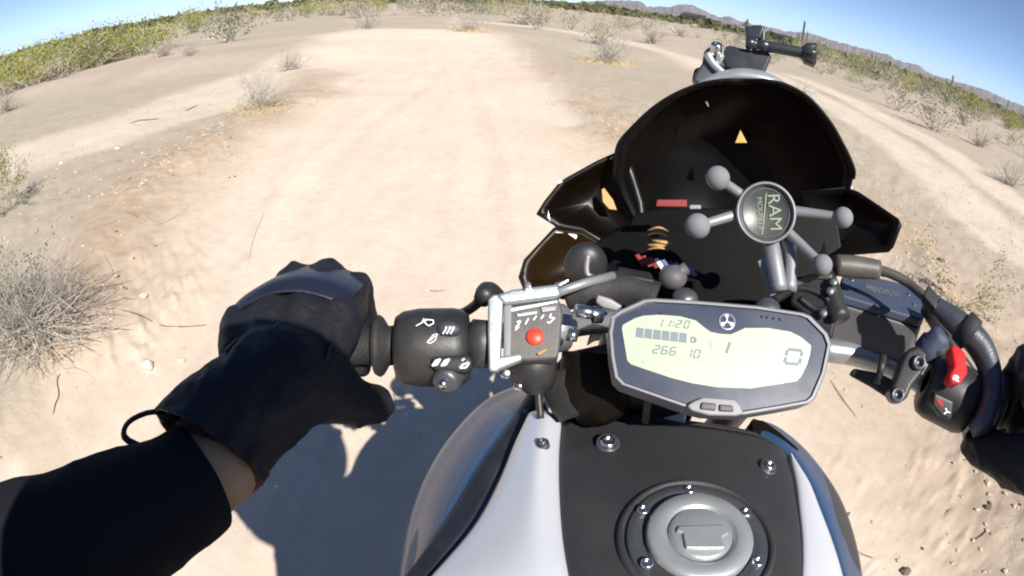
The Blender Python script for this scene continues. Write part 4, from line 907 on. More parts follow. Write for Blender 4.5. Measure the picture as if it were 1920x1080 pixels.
obj('kill_switch', prism([RP.at(x, y, .006) for x, y in ((1784, 648), (1792, 644), (1812, 660), (1816, 700), (1800, 720), (1784, 716), (1780, 704), (1790, 685))], -RP.n * .016), M['red'], rw, bevel=.003, seg=3)
obj('switch_mark', stroke(stroke(bmesh.new(), RP, [(1786, 708), (1792, 712), (1798, 708), (1794, 704), (1788, 705)], .0013, .0068), RP, [(1789, 711), (1795, 705)], .001, .0068), M['white'], rw, smooth=False)
SB = Plane(1780, 755, .585, V((-.35, -.8, .45)))
obj('starter_button', prism([SB.at(x, y, .004) for x, y in ((1752, 735), (1790, 752), (1785, 790), (1764, 782), (1748, 760))], -SB.n * .012), M['black'], rw, bevel=.003)
obj('starter_mark', stroke(bmesh.new(), SB, [(1758, 748), (1763, 756), (1768, 760)], .003, .0046), M['red'], rw, smooth=False)
obj('starter_mark', stroke(stroke(bmesh.new(), SB, [(1773, 765), (1776, 772), (1770, 776)], .0016, .0046), SB, [(1776, 772), (1782, 774)], .0012, .0046), M['white'], rw, smooth=False)
tc_ = P(1836, 760, .625)
part('throttle_housing', lathe(tc_, RA, [(0, .012), (0, .036), (.003, .039), (.016, .039), (.019, .036), (.02, .012)], 40), M['dark_alu'])
part('throttle_cable_guide', tube([P(1752, 572, .62), P(1800, 610, .62), P(1838, 650, .625), P(1858, 700, .62), P(1860, 745, .60), P(1845, 790, .59), P(1820, 808, .59)], [.010, .014, .015, .013, .012, .012, .008], 18, n=50), M['dark_alu'])
part('cable_collar', lathe(P(1812, 618, .62), P(1830, 640, .62) - P(1805, 612, .62), [(-.008, .0155), (-.006, .018), (.008, .0185), (.01, .016)], 24), M['rubber'])
part('cable_end', box(P(1745, 563, .615), .010 * (P(1760, 580, .615) - P(1745, 563, .615)).normalized(), .008 * V((.6, .5, .5)).normalized(), .006 * V((-.3, -.3, .9)).normalized()), M['black'], bevel=.002)
part('brake_line_sleeve', tube([P(1565, 497, .62), P(1600, 500, .63), P(1648, 506, .64)], [.011, .012, .0105], 16, n=12), M['cable'])
part('brake_line', tube([P(1648, 506, .64), P(1675, 515, .64), P(1705, 532, .64), P(1735, 558, .63)], .0055, 12, n=20), M['cable'])
part('brake_lever', tube([P(1742, 575, .66), P(1790, 660, .70), P(1850, 730, .72), P(1960, 820, .74)], [.012, .009, .007, .007], 12, n=20), M['black'])

# --- fairing, cowls and screen
def cowl(name, px, D, th, m, lean=.2, side=0, bevel=.003, label=None):
    if name in ('cowl_clip', 'orange_reflector') and px[0][0] < 1160: return part(name, prism([UPC.at(x, y, .0015) for x, y in px], -UPC.n * .003), M[m], bevel=bevel), None
    cx = sum(p[0] for p in px) / len(px); cy = sum(p[1] for p in px) / len(px); pl = Plane(cx, cy, D, None, lean, side)
    if m.startswith('smoke'):   # a dished shell: rings shrinking to the middle and sinking away from the rider
        b = bmesh.new(); rings = []; N_ = 6; pp = []
        for k in range(len(px)):
            (x0, y0), (x1, y1) = px[k], px[(k + 1) % len(px)]
            for u in (0, .5): pp.append((x0 + (x1 - x0) * u, y0 + (y1 - y0) * u))
        for j in range(N_):
            q = 1 - j / N_; rings.append([b.verts.new(pl.at(cx + (x - cx) * q, cy + (y - cy) * q, -.030 * (1 - q ** 2.2))) for x, y in pp])
        cv = b.verts.new(pl.at(cx, cy, -.031)); n_ = len(pp)
        for a_, c_ in zip(rings, rings[1:]):
            for k in range(n_): b.faces.new((a_[k], a_[(k + 1) % n_], c_[(k + 1) % n_], c_[k]))
        for k in range(n_): b.faces.new((rings[-1][k], rings[-1][(k + 1) % n_], cv))
        bmesh.ops.recalc_face_normals(b, faces=b.faces); o = part(name, b, M[m], solid=.003)
        obj('cowl_edge', tube([pl.at(x, y) for x, y in px + px[:1]], .0016, 8), M['brown'], o)
    else: o = part(name, prism([pl.at(x, y) for x, y in px], -pl.n * th), M[m], bevel=bevel)
    if label: o['label'] = label
    return o, pl
rows = [(151, 1352, 1432), (156, 1322, 1462), (166, 1290, 1488), (182, 1256, 1514), (205, 1222, 1537), (235, 1190, 1560), (265, 1163, 1577), (290, 1155, 1590), (318, 1152, 1601), (345, 1150, 1600), (380, 1165, 1590), (430, 1190, 1575), (500, 1230, 1560)]
sv = []; NC = 25
for (y, xl, xr) in rows:
    for k in range(NC):
        u = k / (NC - 1); x = xl + (xr - xl) * u; s = 1 - (2 * u - 1) ** 2
        yy = y - 0 * s; D = .80 + .10 * s * min(1, (xr - xl) / 400) + .03 * (y - 300) / 300
        sv.append(P(x, yy + (1 - s) * (0 if y < 330 else -10), D))
sf = [(i * NC + k, i * NC + k + 1, (i + 1) * NC + k + 1, (i + 1) * NC + k) for i in range(len(rows) - 1) for k in range(NC - 1)]
bm_ = bmesh.new(); bm_.from_mesh(mesh(sv, sf)); bmesh.ops.recalc_face_normals(bm_, faces=bm_.faces)
scr = part('windscreen', bm_, M['smoke'], solid=.004)
edge = [sv[i * NC] for i in range(9, -1, -1)] + [sv[k] for k in range(2, NC - 2, 2)] + [sv[i * NC + NC - 1] for i in range(0, 10)]
obj('screen_edge', tube(edge, .0028, 10, n=90), M['brown'], scr)
_, UPC = cowl('side_cowl', [(1156, 287), (1120, 303), (1062, 335), (1050, 343), (1022, 378), (1007, 401), (1038, 420), (1044, 426), (1090, 432), (1150, 470), (1215, 470), (1205, 380), (1180, 300)], .80, .004, 'smokeb', side=.15, label='left upper cowl with pointed corner')
cowl('side_cowl', [(1040, 428), (1092, 436), (1140, 465), (1190, 500), (1190, 560), (1060, 560), (985, 548), (974, 520), (984, 488)], .78, .004, 'smokel', side=.15, label='left lower cowl leaf')
cowl('side_cowl', [(1586, 352), (1610, 362), (1640, 382), (1684, 412), (1689, 422), (1674, 462), (1666, 471), (1575, 478), (1520, 500), (1500, 360)], .78, .004, 'smoke', side=-.15, label='right cowl with clipped corner')
cowl('headlight_cowl', [(1120, 450), (1180, 420), (1190, 400), (1240, 390), (1530, 390), (1570, 410), (1580, 470), (1560, 560), (1545, 640), (1150, 640), (1085, 560)], .76, .03, 'screen')
for px, D, m, nm in (([(1378, 268), (1388, 243), (1401, 268)], .80, 'amber', 'triangle_sticker'), ([(1322, 190), (1326, 190), (1330, 200), (1326, 199)], .80, 'grey', 'scratch'),
                     ([(1232, 374), (1288, 374), (1288, 388), (1230, 387)], .70, 'redtape', 'red_label'), ([(1293, 384), (1314, 384), (1314, 392), (1293, 392)], .69, 'arm', 'cable_tag'),
                     ([(1128, 355), (1133, 352), (1150, 375), (1157, 394), (1142, 392), (1130, 378)], .77, 'orange', 'orange_reflector'),
                     ([(1143, 297), (1150, 291), (1153, 293), (1146, 299)], .78, 'white', 'cowl_clip'), ([(1044, 342), (1050, 336), (1057, 340), (1048, 346)], .78, 'white', 'cowl_clip'),
                     ([(1036, 432), (1058, 431), (1058, 437), (1038, 437)], .76, 'white', 'cowl_clip'), ([(1064, 438), (1072, 433), (1083, 442), (1080, 449)], .76, 'white', 'cowl_clip'),
                     ([(1028, 392), (1031, 408), (1034, 418), (1026, 410)], .77, 'emblem', 'cowl_clip'), ([(1537, 476), (1546, 450), (1551, 476)], .70, 'brown', 'tab'),
                     ([(1594, 352), (1600, 348), (1597, 356)], .76, 'white', 'cowl_clip')):
    cowl(nm, px, D, .004, m, bevel=.0008)
R_ = random.Random(4)
for k in range(5):
    x0, y0 = 1212 + R_.uniform(0, 12), 432 + k * 9; part('foil_strip', tube([P(x0, y0, .70), P(x0 + 20, y0 + R_.uniform(-6, 6), .695), P(x0 + 38, y0 + R_.uniform(-2, 8), .70)], [.002, .005, .002], 6, n=10, flat=.4), M['orange'])
for k in range(9):
    x, y = 1190 + k * 12, 478 + k * 2.5; pl = Plane(x, y, .69)
    part('striped_label', prism([pl.at(x + a, y + c) for a, c in ((0, 0), (8, -2), (22, 18), (14, 21))], -pl.n * .003), M['redtape' if k < 3 or k % 4 == 1 else ('white' if k % 2 else 'bluetape')], bevel=.0005)
part('bulb_holder', sphere(P(1262, 520, .64), .0145, sc=(1.1, 1, .9)), M['button'])
for k, (x, y) in enumerate([(1240, 505), (1263, 497), (1288, 500)]): part('bulb_holder_lug', tube([P(1262, 520, .64), P(x, y, .64)], [.009, .006], 10), M['button'])
for x, y, r in ((1285, 558, .012), (1440, 577, .012)): part('cap_nut', sphere(P(x, y, .535), r, sc=(1, 1, .7)), M['dark_alu'])
# left mirror stalk / loop and clutter behind the bar
part('mirror_base', sphere(P(1098, 497, .66), .028, sc=(.9, .6, 1)), M['black'])
part('wire_hoop', tube([P(1103, 478, .60), P(1100, 505, .60), P(1108, 518, .60), P(1150, 522, .60), P(1200, 512, .62)], .0028, 10, n=26), M['arm'])
part('clutch_rod', tube([P(1046, 548, .54), P(1100, 530, .56), P(1150, 517, .58)], .0045, 12), M['arm'])
part('wiring_bundle', tube([P(1060, 560, .58), P(1110, 545, .58), P(1170, 540, .60), P(1230, 560, .6)], [.012, .015, .018, .018], 12, n=20), M['rubber'])
part('connector', box(P(1190, 528, .60), ray(1190, 528).cross(V((0, 0, 1))).normalized() * .018, V((0, 0, .010)), V((0, .01, 0))), M['black'], bevel=.003)
for k, l in enumerate(([(1120, 600), (1150, 560), (1180, 550), (1200, 520)], [(1450, 560), (1500, 540), (1550, 560), (1560, 600)], [(1470, 545), (1520, 520), (1560, 520)], [(1500, 560), (1530, 580), (1560, 575)])):
    part('wiring_lead', tube([P(x, y, .60) for x, y in l], .0035, 8, n=20), M['cable' if k == 2 else 'black'])
part('right_bracket', prism([P(x, y, .60) for x, y in ((1490, 520), (1560, 510), (1575, 560), (1560, 640), (1520, 600), (1480, 570))], ray(1530, 570) * .04), M['black'], bevel=.004)

# --- the rest of the machine below (engine, seat, front wheel), seen from other positions and in the shadow
ax = V((.30, 1.12, .30)); wn = V((1, -.16, 0)).normalized()
part('front_tyre', lathe(ax - wn * 0, wn, [(-.045, .27), (-.055, .275), (-.05, .295), (-.03, .31), (0, .315), (.03, .31), (.05, .295), (.055, .275), (.045, .27)], 56, closed=True), M['tire'])
part('front_rim', lathe(ax, wn, [(-.05, .272), (-.05, .25), (.05, .25), (.05, .272)], 56, closed=True), M['dark_alu'])
for k in range(10):
    a = k * .6283; u = V((0, 1, 0)) * math.cos(a) + V((0, 0, 1)) * math.sin(a); part('spoke', tube([ax + u * .03, ax + u * .255], [.012, .008], 8), M['dark_alu'])
part('hub', lathe(ax, wn, [(-.06, 0), (-.06, .03), (.06, .03), (.06, 0)], 20), M['dark_alu'])
mg = []
for k in range(15):
    a = math.radians(20 + k * 8.5); u = V((0, 1, 0)) * math.cos(a) + V((0, 0, 1)) * math.sin(a); mg.append(ax + u * .335)
part('mudguard', loft([[p - wn * .065 - V((0, 0, .02)) for p in mg], [p - wn * .035 + V((0, 0, .004)) for p in mg], [p + wn * .035 + V((0, 0, .004)) for p in mg], [p + wn * .065 - V((0, 0, .02)) for p in mg]], 20, 12), M['black'], solid=.003)
part('airbox_shadow_fill', box(V((.14, .30, .83)), V((.165, 0, 0)), V((.01, .20, 0)), V((0, 0, .085))), M['black'], bevel=.04, seg=4)  # unseen box added under the tank to close a gap in the cast shadow
part('headlight', lathe(V((.30, .90, 1.0)), V((.1, 1, -.05)), [(-.09, .03), (-.06, .085), (0, .10), (.02, .098), (.028, .08), (.032, 0)], 36), M['gloss'])
part('radiator', box(V((.20, .62, .62)), V((.15, 0, 0)), V((0, .03, 0)), V((0, -.02, .12))), M['black'], bevel=.01)
eng = tube([V((.16, .50, .52)), V((.15, .30, .46)), V((.14, .05, .44))], [.15, .18, .14], 16, n=8); part('engine_block', eng, M['dark_alu'])
part('cylinder_head', box(V((.17, .40, .66)), V((.13, 0, 0)), V((0, .10, .03)), V((0, .02, .09))), M['dark_alu'], bevel=.015)
part('frame_tube', tube([hd - st * .1, V((.17, .45, .80)), V((.15, .1, .72)), V((.15, -.3, .78))], .03, 12, n=20), M['black'])
st_r = [[V((.16 + s * w, y, z - abs(s) * .02)) for y, z, w in ((.12, .90, .09), (-.05, .83, .11), (-.3, .82, .15), (-.6, .86, .13), (-.85, .90, .08))] for s in (-1, -.6, 0, .6, 1)]
part('seat', loft(st_r, 24, 20), M['rubber'], solid=.06)
rx = V((.10, -.72, .30)); wr = V((1, .0, 0))
part('rear_tyre', lathe(rx, wr, [(-.07, .26), (-.08, .27), (-.07, .295), (-.04, .315), (0, .32), (.04, .315), (.07, .295), (.08, .27), (.07, .26)], 56, closed=True), M['tire'])
part('rear_rim', lathe(rx, wr, [(-.07, .262), (-.07, .24), (.07, .24), (.07, .262)], 48, closed=True), M['dark_alu'])
for k in range(10):
    a = k * .6283; u = V((0, 1, 0)) * math.cos(a) + V((0, 0, 1)) * math.sin(a); part('spoke', tube([rx + u * .03, rx + u * .245], [.012, .008], 8), M['dark_alu'])
part('swingarm', tube([V((.14, .0, .42)), V((.20, -.4, .36)), V((.20, -.72, .30))], .03, 12, n=10), M['black'])

# ================================================================== things fixed to the machine but lying on it
PM = thing('phone_mount', P(1435, 400, .60), 'grey rubber four-ball X phone holder with round lettered hub above the instrument', 'phone holder')
XP = Plane(1436, 400, .60, None, .12, .05)
def pm(name, me, m, **k): return obj(name, me, M[m], PM, **k)
xc = XP.at(1436, 400)
hub = pm('hub', lathe(xc, XP.n, [(-.022, .018), (-.012, .029), (.0, .0315), (.006, .0315), (.008, .0295), (.0055, .0285), (.003, .0265), (.0025, 0)], 56), 'disc')
obj('hub_rim', lathe(xc, XP.n, [(.006, .0318), (.0085, .0305), (.0085, .0290), (.006, .0283), (.004, .030)], 56, closed=True), M['arm'], hub)
obj('hub_ring', lathe(xc, XP.n, [(.0024, .0258), (.0038, .0252), (.0038, .0240), (.0024, .0236)], 48, closed=True), M['button'], hub)
ta = math.radians(-83); tx = math.cos(ta) * XP.ex + math.sin(ta) * XP.ey; ty = XP.n.cross(tx)
obj('lettering', text_bm('RAM', XP.at(1452, 398, .0032), tx, ty, XP.n, .0185, .0006), M['letters'], hub, smooth=False)
obj('lettering', text_bm('MOUNTS', XP.at(1425, 400, .0032), tx, ty, XP.n, .008, .0005), M['letters'], hub, smooth=False)
obj('lettering_bar', stroke(bmesh.new(), XP, [(1437, 362), (1429, 440)], .0012, .0034), M['letters'], hub, smooth=False)
for (x0, y0), (x1, y1), rr, D in (((1390, 365), (1346, 334), .0122, .575), ((1378, 403), (1308, 424), .0128, .575), ((1492, 396), (1581, 408), .0108, .60), ((1482, 440), (1542, 497), .0108, .585)):
    e = P(x1, y1, D); s = XP.at(x0, y0, -.004); mid = s.lerp(e, .8)
    a_ = pm('arm', tube([XP.at(1436 + (x0 - 1436) * .6, 400 + (y0 - 400) * .6, -.006), s, mid, e], [.0055, .0055, .0048, .0048], 14), 'arm')
    obj('rubber_ball', sphere(e, rr, seg=28), M['grey'], a_)
pm('stem', tube([XP.at(1440, 430, -.02), P(1450, 480, .60), P(1462, 545, .59)], [.009, .009, .0085], 16, n=12), 'arm')
pm('stem', tube([XP.at(1470, 440, -.02), P(1482, 480, .61), P(1480, 545, .595)], [.008, .007, .008], 16, n=12), 'arm')
pm('stem_bracket', prism([P(x, y, .60) for x, y in ((1420, 490), (1440, 478), (1462, 560), (1448, 566))], ray(1440, 520) * .006), 'arm', bevel=.001)

BX = thing('remote_control', P(990, 615, .475), 'dark grey box with round red button in a worn steel frame on the left handlebar', 'button box')
BP = Plane(990, 615, .475, V((-.05, -.68, .73)))
def bx(name, px, th, m, h=0, bevel=.0015): return plate(name, BP, px, th, M[m], BX, h=h, bevel=bevel)
bx('case', [(944, 575), (1050, 560), (1056, 590), (1050, 650), (1046, 672), (990, 676), (948, 672)], .022, 'box', 0, .003)
bx('case_lip', [(944, 572), (960, 570), (958, 672), (944, 674)], .006, 'rim', .003)
bx('frame_upright', [(915, 560), (925, 551), (944, 552), (942, 600), (937, 692), (926, 697), (916, 694), (914, 620)], .012, 'frame', .006, .002)
bx('frame_top', [(928, 553), (960, 541), (1046, 531), (1052, 548), (1050, 556), (945, 570)], .016, 'frame', .008, .003)
bx('frame_foot', [(930, 677), (936, 668), (976, 662), (980, 674), (930, 694)], .012, 'frame', .006, .002)
bx('frame_stud', [(984, 534), (986, 527), (994, 527), (997, 534), (996, 540), (984, 541)], .014, 'chrome', .014, .001)
bx('frame_tip', [(1040, 530), (1066, 522), (1068, 526), (1050, 537)], .006, 'chrome', .008, .001)
bx('grille_bar', [(955, 577), (1045, 562), (1046, 567), (958, 585)], .003, 'frame', .0022, .0006)
bx('grille_bar', [(968, 588), (1008, 582), (1007, 588), (970, 594)], .003, 'frame', .0022, .0006)
bx('grille_bar', [(1014, 575), (1044, 573), (1042, 582), (1016, 586)], .003, 'arm', .0022, .0006)
b = bmesh.new()
for px in ([(969, 604), (976, 601), (974, 606), (966, 615), (974, 612), (966, 619)], [(985, 608), (991, 597)], [(1000, 600), (1006, 592)], [(1014, 598), (1020, 590)], [(1034, 588), (1030, 595), (1040, 596), (1030, 606), (1026, 603)]): stroke(b, BP, px, .0012, .0008)
obj('printed_marks', b, M['white'], BX, smooth=False)
rc = BP.at(1003, 632, 0); obj('red_button', lathe(rc, BP.n, [(-.001, .0072), (.0018, .0071), (.0028, .0060), (.003, 0)], 32), M['redbtn'], BX)
bx('lower_tab', [(1006, 662), (1020, 655), (1028, 653), (1024, 658), (1010, 666)], .003, 'orange', .003, .0006)

CMt = thing('camera_mount', P(1400, 110, .88), 'black action-camera mount with long thumbscrew clamped above the top of the windscreen', 'camera mount')
def cmx(name, me, m, **k): return obj(name, me, M[m], CMt, **k)
MP = Plane(1390, 110, .87, None, .35, 0)
cmx('base_band', tube([MP.at(x, y, .02) for x, y in ((1300, 166), (1340, 148), (1385, 141), (1432, 147), (1472, 165), (1500, 188))], [.006, .012, .017, .017, .012, .006], 14, n=40, flat=.6), 'ringgrey')
cmx('side_lug', prism([MP.at(x, y, .01) for x, y in ((1320, 95), (1332, 84), (1346, 90), (1352, 118), (1376, 140), (1360, 152), (1312, 158), (1298, 152), (1304, 135), (1316, 118))], -MP.n * .03), 'dark_alu', bevel=.005)
cmx('lug_tip', prism([MP.at(x, y, .0) for x, y in ((1302, 128), (1320, 122), (1322, 152), (1306, 158), (1297, 150))], -MP.n * .02), 'brown', bevel=.003)
cmx('curved_arm', tube([MP.at(x, y, .014) for x, y in ((1326, 100), (1336, 118), (1352, 134), (1366, 146))], .006, 12, n=14), 'ringgrey')
cmx('bolt', lathe(MP.at(1343, 89, .014), V((-.1, -.3, 1)), [(-.01, .009), (.004, .009), (.007, .007), (.007, .004), (.005, .0035), (.005, 0)], 26), 'chrome')
cmx('bolt', lathe(MP.at(1350, 106, .016), V((-.1, -.5, 1)), [(-.01, .006), (.003, .006), (.005, .004), (.005, 0)], 20), 'ringgrey')
cmx('bolt', lathe(MP.at(1423, 138, .012), V((.1, -.5, 1)), [(-.01, .007), (.003, .007), (.005, .005), (.005, 0)], 20), 'chrome')
cmx('mount_plate', prism([MP.at(x, y, .018) for x, y in ((1358, 86), (1368, 84), (1404, 92), (1440, 92), (1447, 106), (1436, 130), (1428, 148), (1400, 142), (1362, 126), (1356, 112))], -MP.n * .03), 'amount', bevel=.004)
pd = V((.2, -.15, 1)).normalized()
for k in range(3):
    x = 1404 + k * 13; pr = prism([MP.at(x + a, y, .02 + .0) for a, y in ((-5, 88), (-5, 74), (-6, 50), (3, 47), (5, 60), (4, 88))], -MP.n * .022); cmx('prong', pr, 'amount', bevel=.002)
cmx('prong_head', prism([MP.at(x, y, .022) for x, y in ((1396, 48), (1428, 45), (1434, 50), (1430, 62), (1426, 72), (1400, 72))], -MP.n * .026), 'amount', bevel=.003)
s0, s1 = MP.at(1398, 80, .024), MP.at(1528, 104, .024); sd = (s1 - s0).normalized()
cmx('pivot_boss', lathe(s0, sd, [(0, 0), (0, .007), (.002, .0085), (.012, .0085), (.013, .007), (.020, .007), (.021, .009), (.030, .009), (.032, .0075), (.04, .0075)], 24), 'amount')
sh = (s1 - s0).length
cmx('thumbscrew', lathe(s0, sd, [(.03, .0065), (.035, .0085), (sh * .45, .0088), (sh * .8, .0085), (sh * .82, .0085)], 24), 'amount')
kb = bmesh.new(); uu = sd.orthogonal().normalized(); ww = sd.cross(uu)
def star(d, r): return [s0 + sd * d + (uu * math.cos(k * math.pi / 12) + ww * math.sin(k * math.pi / 12)) * r * (1 + .16 * math.cos(k * math.pi / 12 * 6)) for k in range(24)]
ra_, rb_ = [kb.verts.new(p) for p in star(sh * .80, .0085)], [kb.verts.new(p) for p in star(sh * .86, .0145)]; rc_ = [kb.verts.new(p) for p in star(sh * 1.0, .0165)]; rd_ = [kb.verts.new(p) for p in star(sh * 1.015, .012)]
for A_, B_ in ((ra_, rb_), (rb_, rc_), (rc_, rd_)):
    for k in range(24): kb.faces.new((A_[k], A_[(k + 1) % 24], B_[(k + 1) % 24], B_[k]))
kb.faces.new(rd_); kb.faces.new(ra_[::-1]); bmesh.ops.recalc_face_normals(kb, faces=kb.faces); cmx('thumbscrew_knob', kb, 'amount')

# ================================================================== rider
PE = thing('person', (.1, -.3, 0), 'rider in black long-sleeved top and black gloves gripping the handlebar', 'person')
RM = [('REMESH', dict(mode='VOXEL', voxel_size=.007)), ('SMOOTH', dict(factor=.6, iterations=6))]
GX = lambda x: V((x, .4065 + (x + .245) * .08, 1.056 + (x + .245) * .07))      # left grip axis
wrist = P(405, 875, .425); fore = P(190, 985, .405); elbow = P(-150, 1190, .44)
shL, shR = V((-.12, -.30, 1.30)), V((.27, -.32, 1.30)); elbow = V((-.385, -.02, 1.05)) if False else elbow
rgrip = P(1950, 770, .66); rw_ = P(1990, 900, .58); rel = V((.62, -.02, 1.02))
bb = bmesh.new()
chain(bb, [V((.14, -.52, .92)), V((.12, -.44, 1.05)), V((.09, -.36, 1.22)), V((.07, -.33, 1.32)), V((.05, -.27, 1.42))], [.15, .14, .16, .12, .055])
sphere(V((.02, -.215, 1.475)), .088, bb, 20, (.9, 1, 1.2))
for s, sh_, el, wr_, gr in ((-1, shL, elbow, wrist, GX(-.19)), (1, shR, rel, rw_, rgrip)):
    chain(bb, [V((.08, -.33, 1.30)), sh_], [.09, .065]); chain(bb, [sh_, el, el.lerp(wr_, .35), wr_, wr_.lerp(gr, .45)], [.058, .050, .046, .033, .034])
for s in (-1, 1):
    hip = V((.14 + s * .10, -.50, .90)); kn = V((.16 + s * .24, .02, .74)); an = V((.14 + s * .20, -.12, .34)); chain(bb, [hip, kn, an], [.09, .062, .045]); chain(bb, [an, an + V((s * .02, .16, -.05))], [.045, .035])
body = obj('body', baked(bb, 'body', RM), M['skin'], PE)
# clothing
tb = bmesh.new()
chain(tb, [V((.14, -.52, .92)), V((.12, -.44, 1.05)), V((.09, -.36, 1.22)), V((.07, -.33, 1.32))], [.165, .155, .175, .14])
slv = wrist.lerp(fore, .12)
for sh_, el, wr_ in ((shL, elbow, slv), (shR, rel, rel.lerp(rw_, .8))):
    chain(tb, [V((.08, -.33, 1.30)), sh_], [.10, .08]); chain(tb, [sh_, el, el.lerp(wr_, .45), wr_], [.078, .072, .060, .042])
# cut the cuff square to the arm
mm_ = baked(tb, 'sleeves', [('REMESH', dict(mode='VOXEL', voxel_size=.0075)), ('SMOOTH', dict(factor=.6, iterations=5))])
cb = bmesh.new(); cb.from_mesh(mm_)
dirw = (wrist - fore).normalized(); cutp = P(333, 872, .42)
geom = [v for v in cb.verts if (v.co - cutp).length < .13] ; gs = set(geom)
gg = list(gs) + list({e for v in geom for e in v.link_edges}) + list({f for v in geom for f in v.link_faces})
bmesh.ops.bisect_plane(cb, geom=gg, plane_co=cutp + dirw * .012, plane_no=dirw, clear_outer=True)
for v in cb.verts:
    k = mnoise.noise(v.co * 14 + V((3, 0, 0))) * .006 - abs(mnoise.noise(v.co * 22)) * .005 + mnoise.noise(v.co * 40) * .0016; v.co += v.normal * k
mm2 = bpy.data.meshes.new('top'); cb.to_mesh(mm2); cb.free()
obj('long_sleeved_top', mm2, M['sleeve'], PE, solid=.003)
tr = bmesh.new()
for s in (-1, 1):
    hip = V((.14 + s * .10, -.50, .90)); kn = V((.16 + s * .24, .02, .74)); an = V((.14 + s * .20, -.12, .34)); chain(tr, [hip, kn, an.lerp(kn, .1)], [.105, .075, .06])
chain(tr, [V((.05, -.52, .90)), V((.23, -.52, .90))], [.12, .12])
obj('trousers', baked(tr, 'trousers', [('REMESH', dict(mode='VOXEL', voxel_size=.012)), ('SMOOTH', dict(factor=.6, iterations=4))]), M['denim'], PE)
for s in (-1, 1):
    an = V((.14 + s * .20, -.12, .34)); bo = bmesh.new(); chain(bo, [an + V((0, 0, .08)), an + V((0, -.02, -.02)), an + V((s * .02, .17, -.05))], [.06, .06, .045]); obj('boot', baked(bo, 'boot', [('REMESH', dict(mode='VOXEL', voxel_size=.01)), ('SMOOTH', dict(factor=.5, iterations=3))]), M['black'], PE)
hl = sphere(V((.02, -.225, 1.495)), .15, seg=36, sc=(.88, 1.05, 1.0)); he = obj('helmet', hl, M['helmet'], PE)
# --- left glove
def glove(name, K, Gs, palm_w, thumb, cuff, wr_pt, par):
    g = bmesh.new()
    for i, (k, gr) in enumerate(zip(K, Gs)):
        r = (.0168, .0172, .0168, .0152)[i]
        chain(g, [wr_pt.lerp(k, .25), k], [.036, .023])
        chain(g, [k] + gr, [.021, r, r * .96, r * .85])
    for a, b_ in zip(K, K[1:]): chain(g, [a.lerp(wr_pt, .25), b_.lerp(wr_pt, .25)], [.018, .018])
    chain(g, thumb, [.036, .027, .021, .0185])
    chain(g, cuff, [.044, .046, .050])
    me = baked(g, name, [('REMESH', dict(mode='VOXEL', voxel_size=.0034)), ('SMOOTH', dict(factor=.55, iterations=10))])
    b2 = bmesh.new(); b2.from_mesh(me)
    for v in b2.verts: w_ = v.co * 38; v.co += v.normal * (mnoise.noise(w_) * .0022 - abs(mnoise.noise(Vector((w_.x * 1.6, w_.y * .7, w_.z * 1.6)))) * .0035 + mnoise.noise(v.co * 110) * .0008)
    me2 = bpy.data.meshes.new(name); b2.to_mesh(me2); b2.free(); return me2
xs = [-.140, -.169, -.199, -.228]
Gs = []; K = []
for x, dk, dz in zip(xs, (0, .003, .002, -.003), (.0, .011, .010, -.006)):
    a = GX(x); K.append(a + V((-.0, -.030 + dk, .044 + dz * .7))); Gs.append([a + V((0, .030 + dk + dz * .4, .044 + dz)), a + V((0, .040, .0)), a + V((.0, .014, -.032))])
wp = P(500, 770, .45)
gl = glove('left_glove', K, Gs, .03, [P(565, 715, .455), P(625, 735, .465), P(672, 758, .475), P(704, 758, .49)], [P(530, 710, .455), P(425, 795, .44), P(372, 868, .43)], wp, PE)
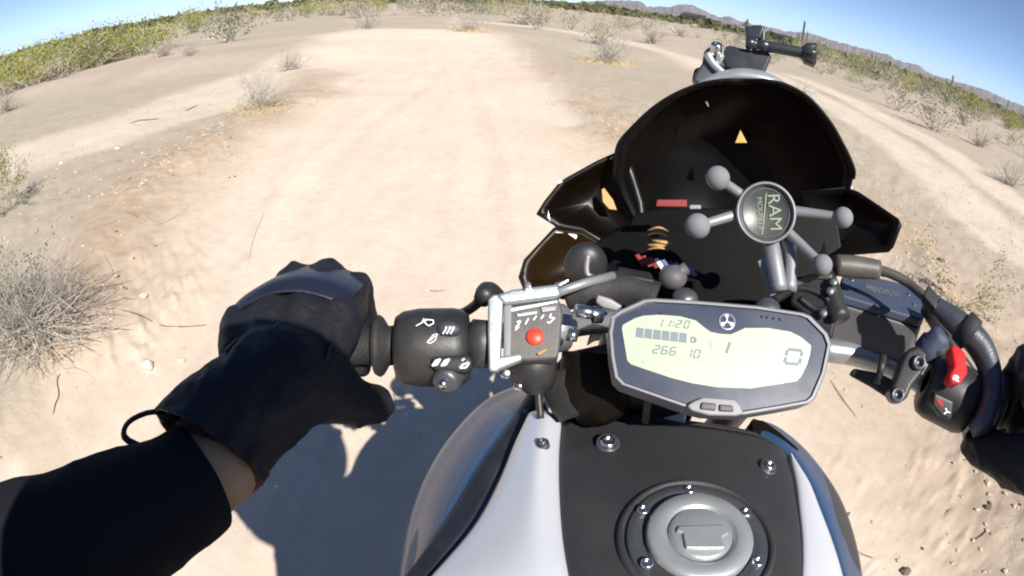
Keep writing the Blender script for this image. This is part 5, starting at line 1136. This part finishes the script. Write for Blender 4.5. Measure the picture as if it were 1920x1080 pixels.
# open the cuff end
b2 = bmesh.new(); b2.from_mesh(gl); ca = (P(440, 780, .44) - P(392, 862, .43)).normalized()
bmesh.ops.bisect_plane(b2, geom=b2.verts[:] + b2.edges[:] + b2.faces[:], plane_co=P(402, 852, .432), plane_no=-ca, clear_outer=True); b2.to_mesh(gl); b2.free()
G1 = obj('glove', gl, M['glove'], PE, solid=.0025); G1['label'] = 'left glove closed over the grip'
ridge = [k + V((0, -.002, .0215)) for k in K]; rr1 = [k + V((0, .032, .0215)) for k in K]; rr2 = [k + V((0, .064, .012)) for k in K]; rr0 = [k + V((0, -.02, .016)) for k in K]
def ext(r): return [r[0] + V((.012, 0, -.006))] + r + [r[-1] + V((-.016, 0, -.014))]
obj('knuckle_panel', loft([ext(ridge), [p + V((0, .014, .0035)) for p in ext(ridge)], ext(rr1), ext(rr2)], 40, 18), M['panel'], G1, solid=.003)
for sm_ in ([P(640, 620, .44), P(600, 690, .43), P(540, 750, .42), P(470, 820, .41)], [P(430, 620, .45), P(420, 680, .43), P(380, 740, .42), P(320, 800, .41)], [P(520, 610, .44), P(500, 680, .43), P(450, 745, .42), P(395, 815, .41)]):
    dpt = bpy.context.evaluated_depsgraph_get(); bv = __import__('mathutils').bvhtree.BVHTree.FromObject(G1, dpt); pts = []
    for p in crv(sm_, 40):
        loc, nn, ii, dd = bv.find_nearest(p - _root[PE.name])
        if loc is not None: pts.append(loc + nn * .0012 + _root[PE.name])
    obj('seam', tube(pts, .0013, 6), M['panel'], G1)
obj('cuff_lining', lathe(P(405, 862, .435), ca, [(-.006, .036), (.0, .038), (.012, .040)], 32), M['lining'], G1, solid=.002)
lp = [P(335, 785, .43), P(290, 772, .435), P(250, 785, .44), P(233, 805, .44), P(240, 826, .43), P(300, 850, .42)]
obj('pull_loop', tube(lp, .0028, 8, n=16, flat=.5), M['glove'], G1)
# --- right glove
GR = lambda t: P(1912, 752, .62) + GA * t
K = []; Gs = []
up_ = V((0, 0, 1)); fw = V((-GA.y, GA.x, 0)).normalized()
for t in (-.005, .022, .049, .074):
    a = GR(t); K.append(a - fw * .034 + up_ * .034); Gs.append([a + fw * .026 + up_ * .032, a + fw * .034 - up_ * .004, a + fw * .012 - up_ * .03])
wq = GR(.05) - fw * .10 + up_ * .02
g2 = glove('right_glove', K, Gs, .03, [P(1965, 870, .57), P(1900, 865, .58), P(1850, 845, .60), P(1828, 835, .62)], [GR(.05) - fw * .07, wq, GR(.06) - fw * .15 + up_ * .01], wq, PE)
G2 = obj('glove', g2, M['glove'], PE, solid=.0025); G2['label'] = 'right glove closed over the throttle'
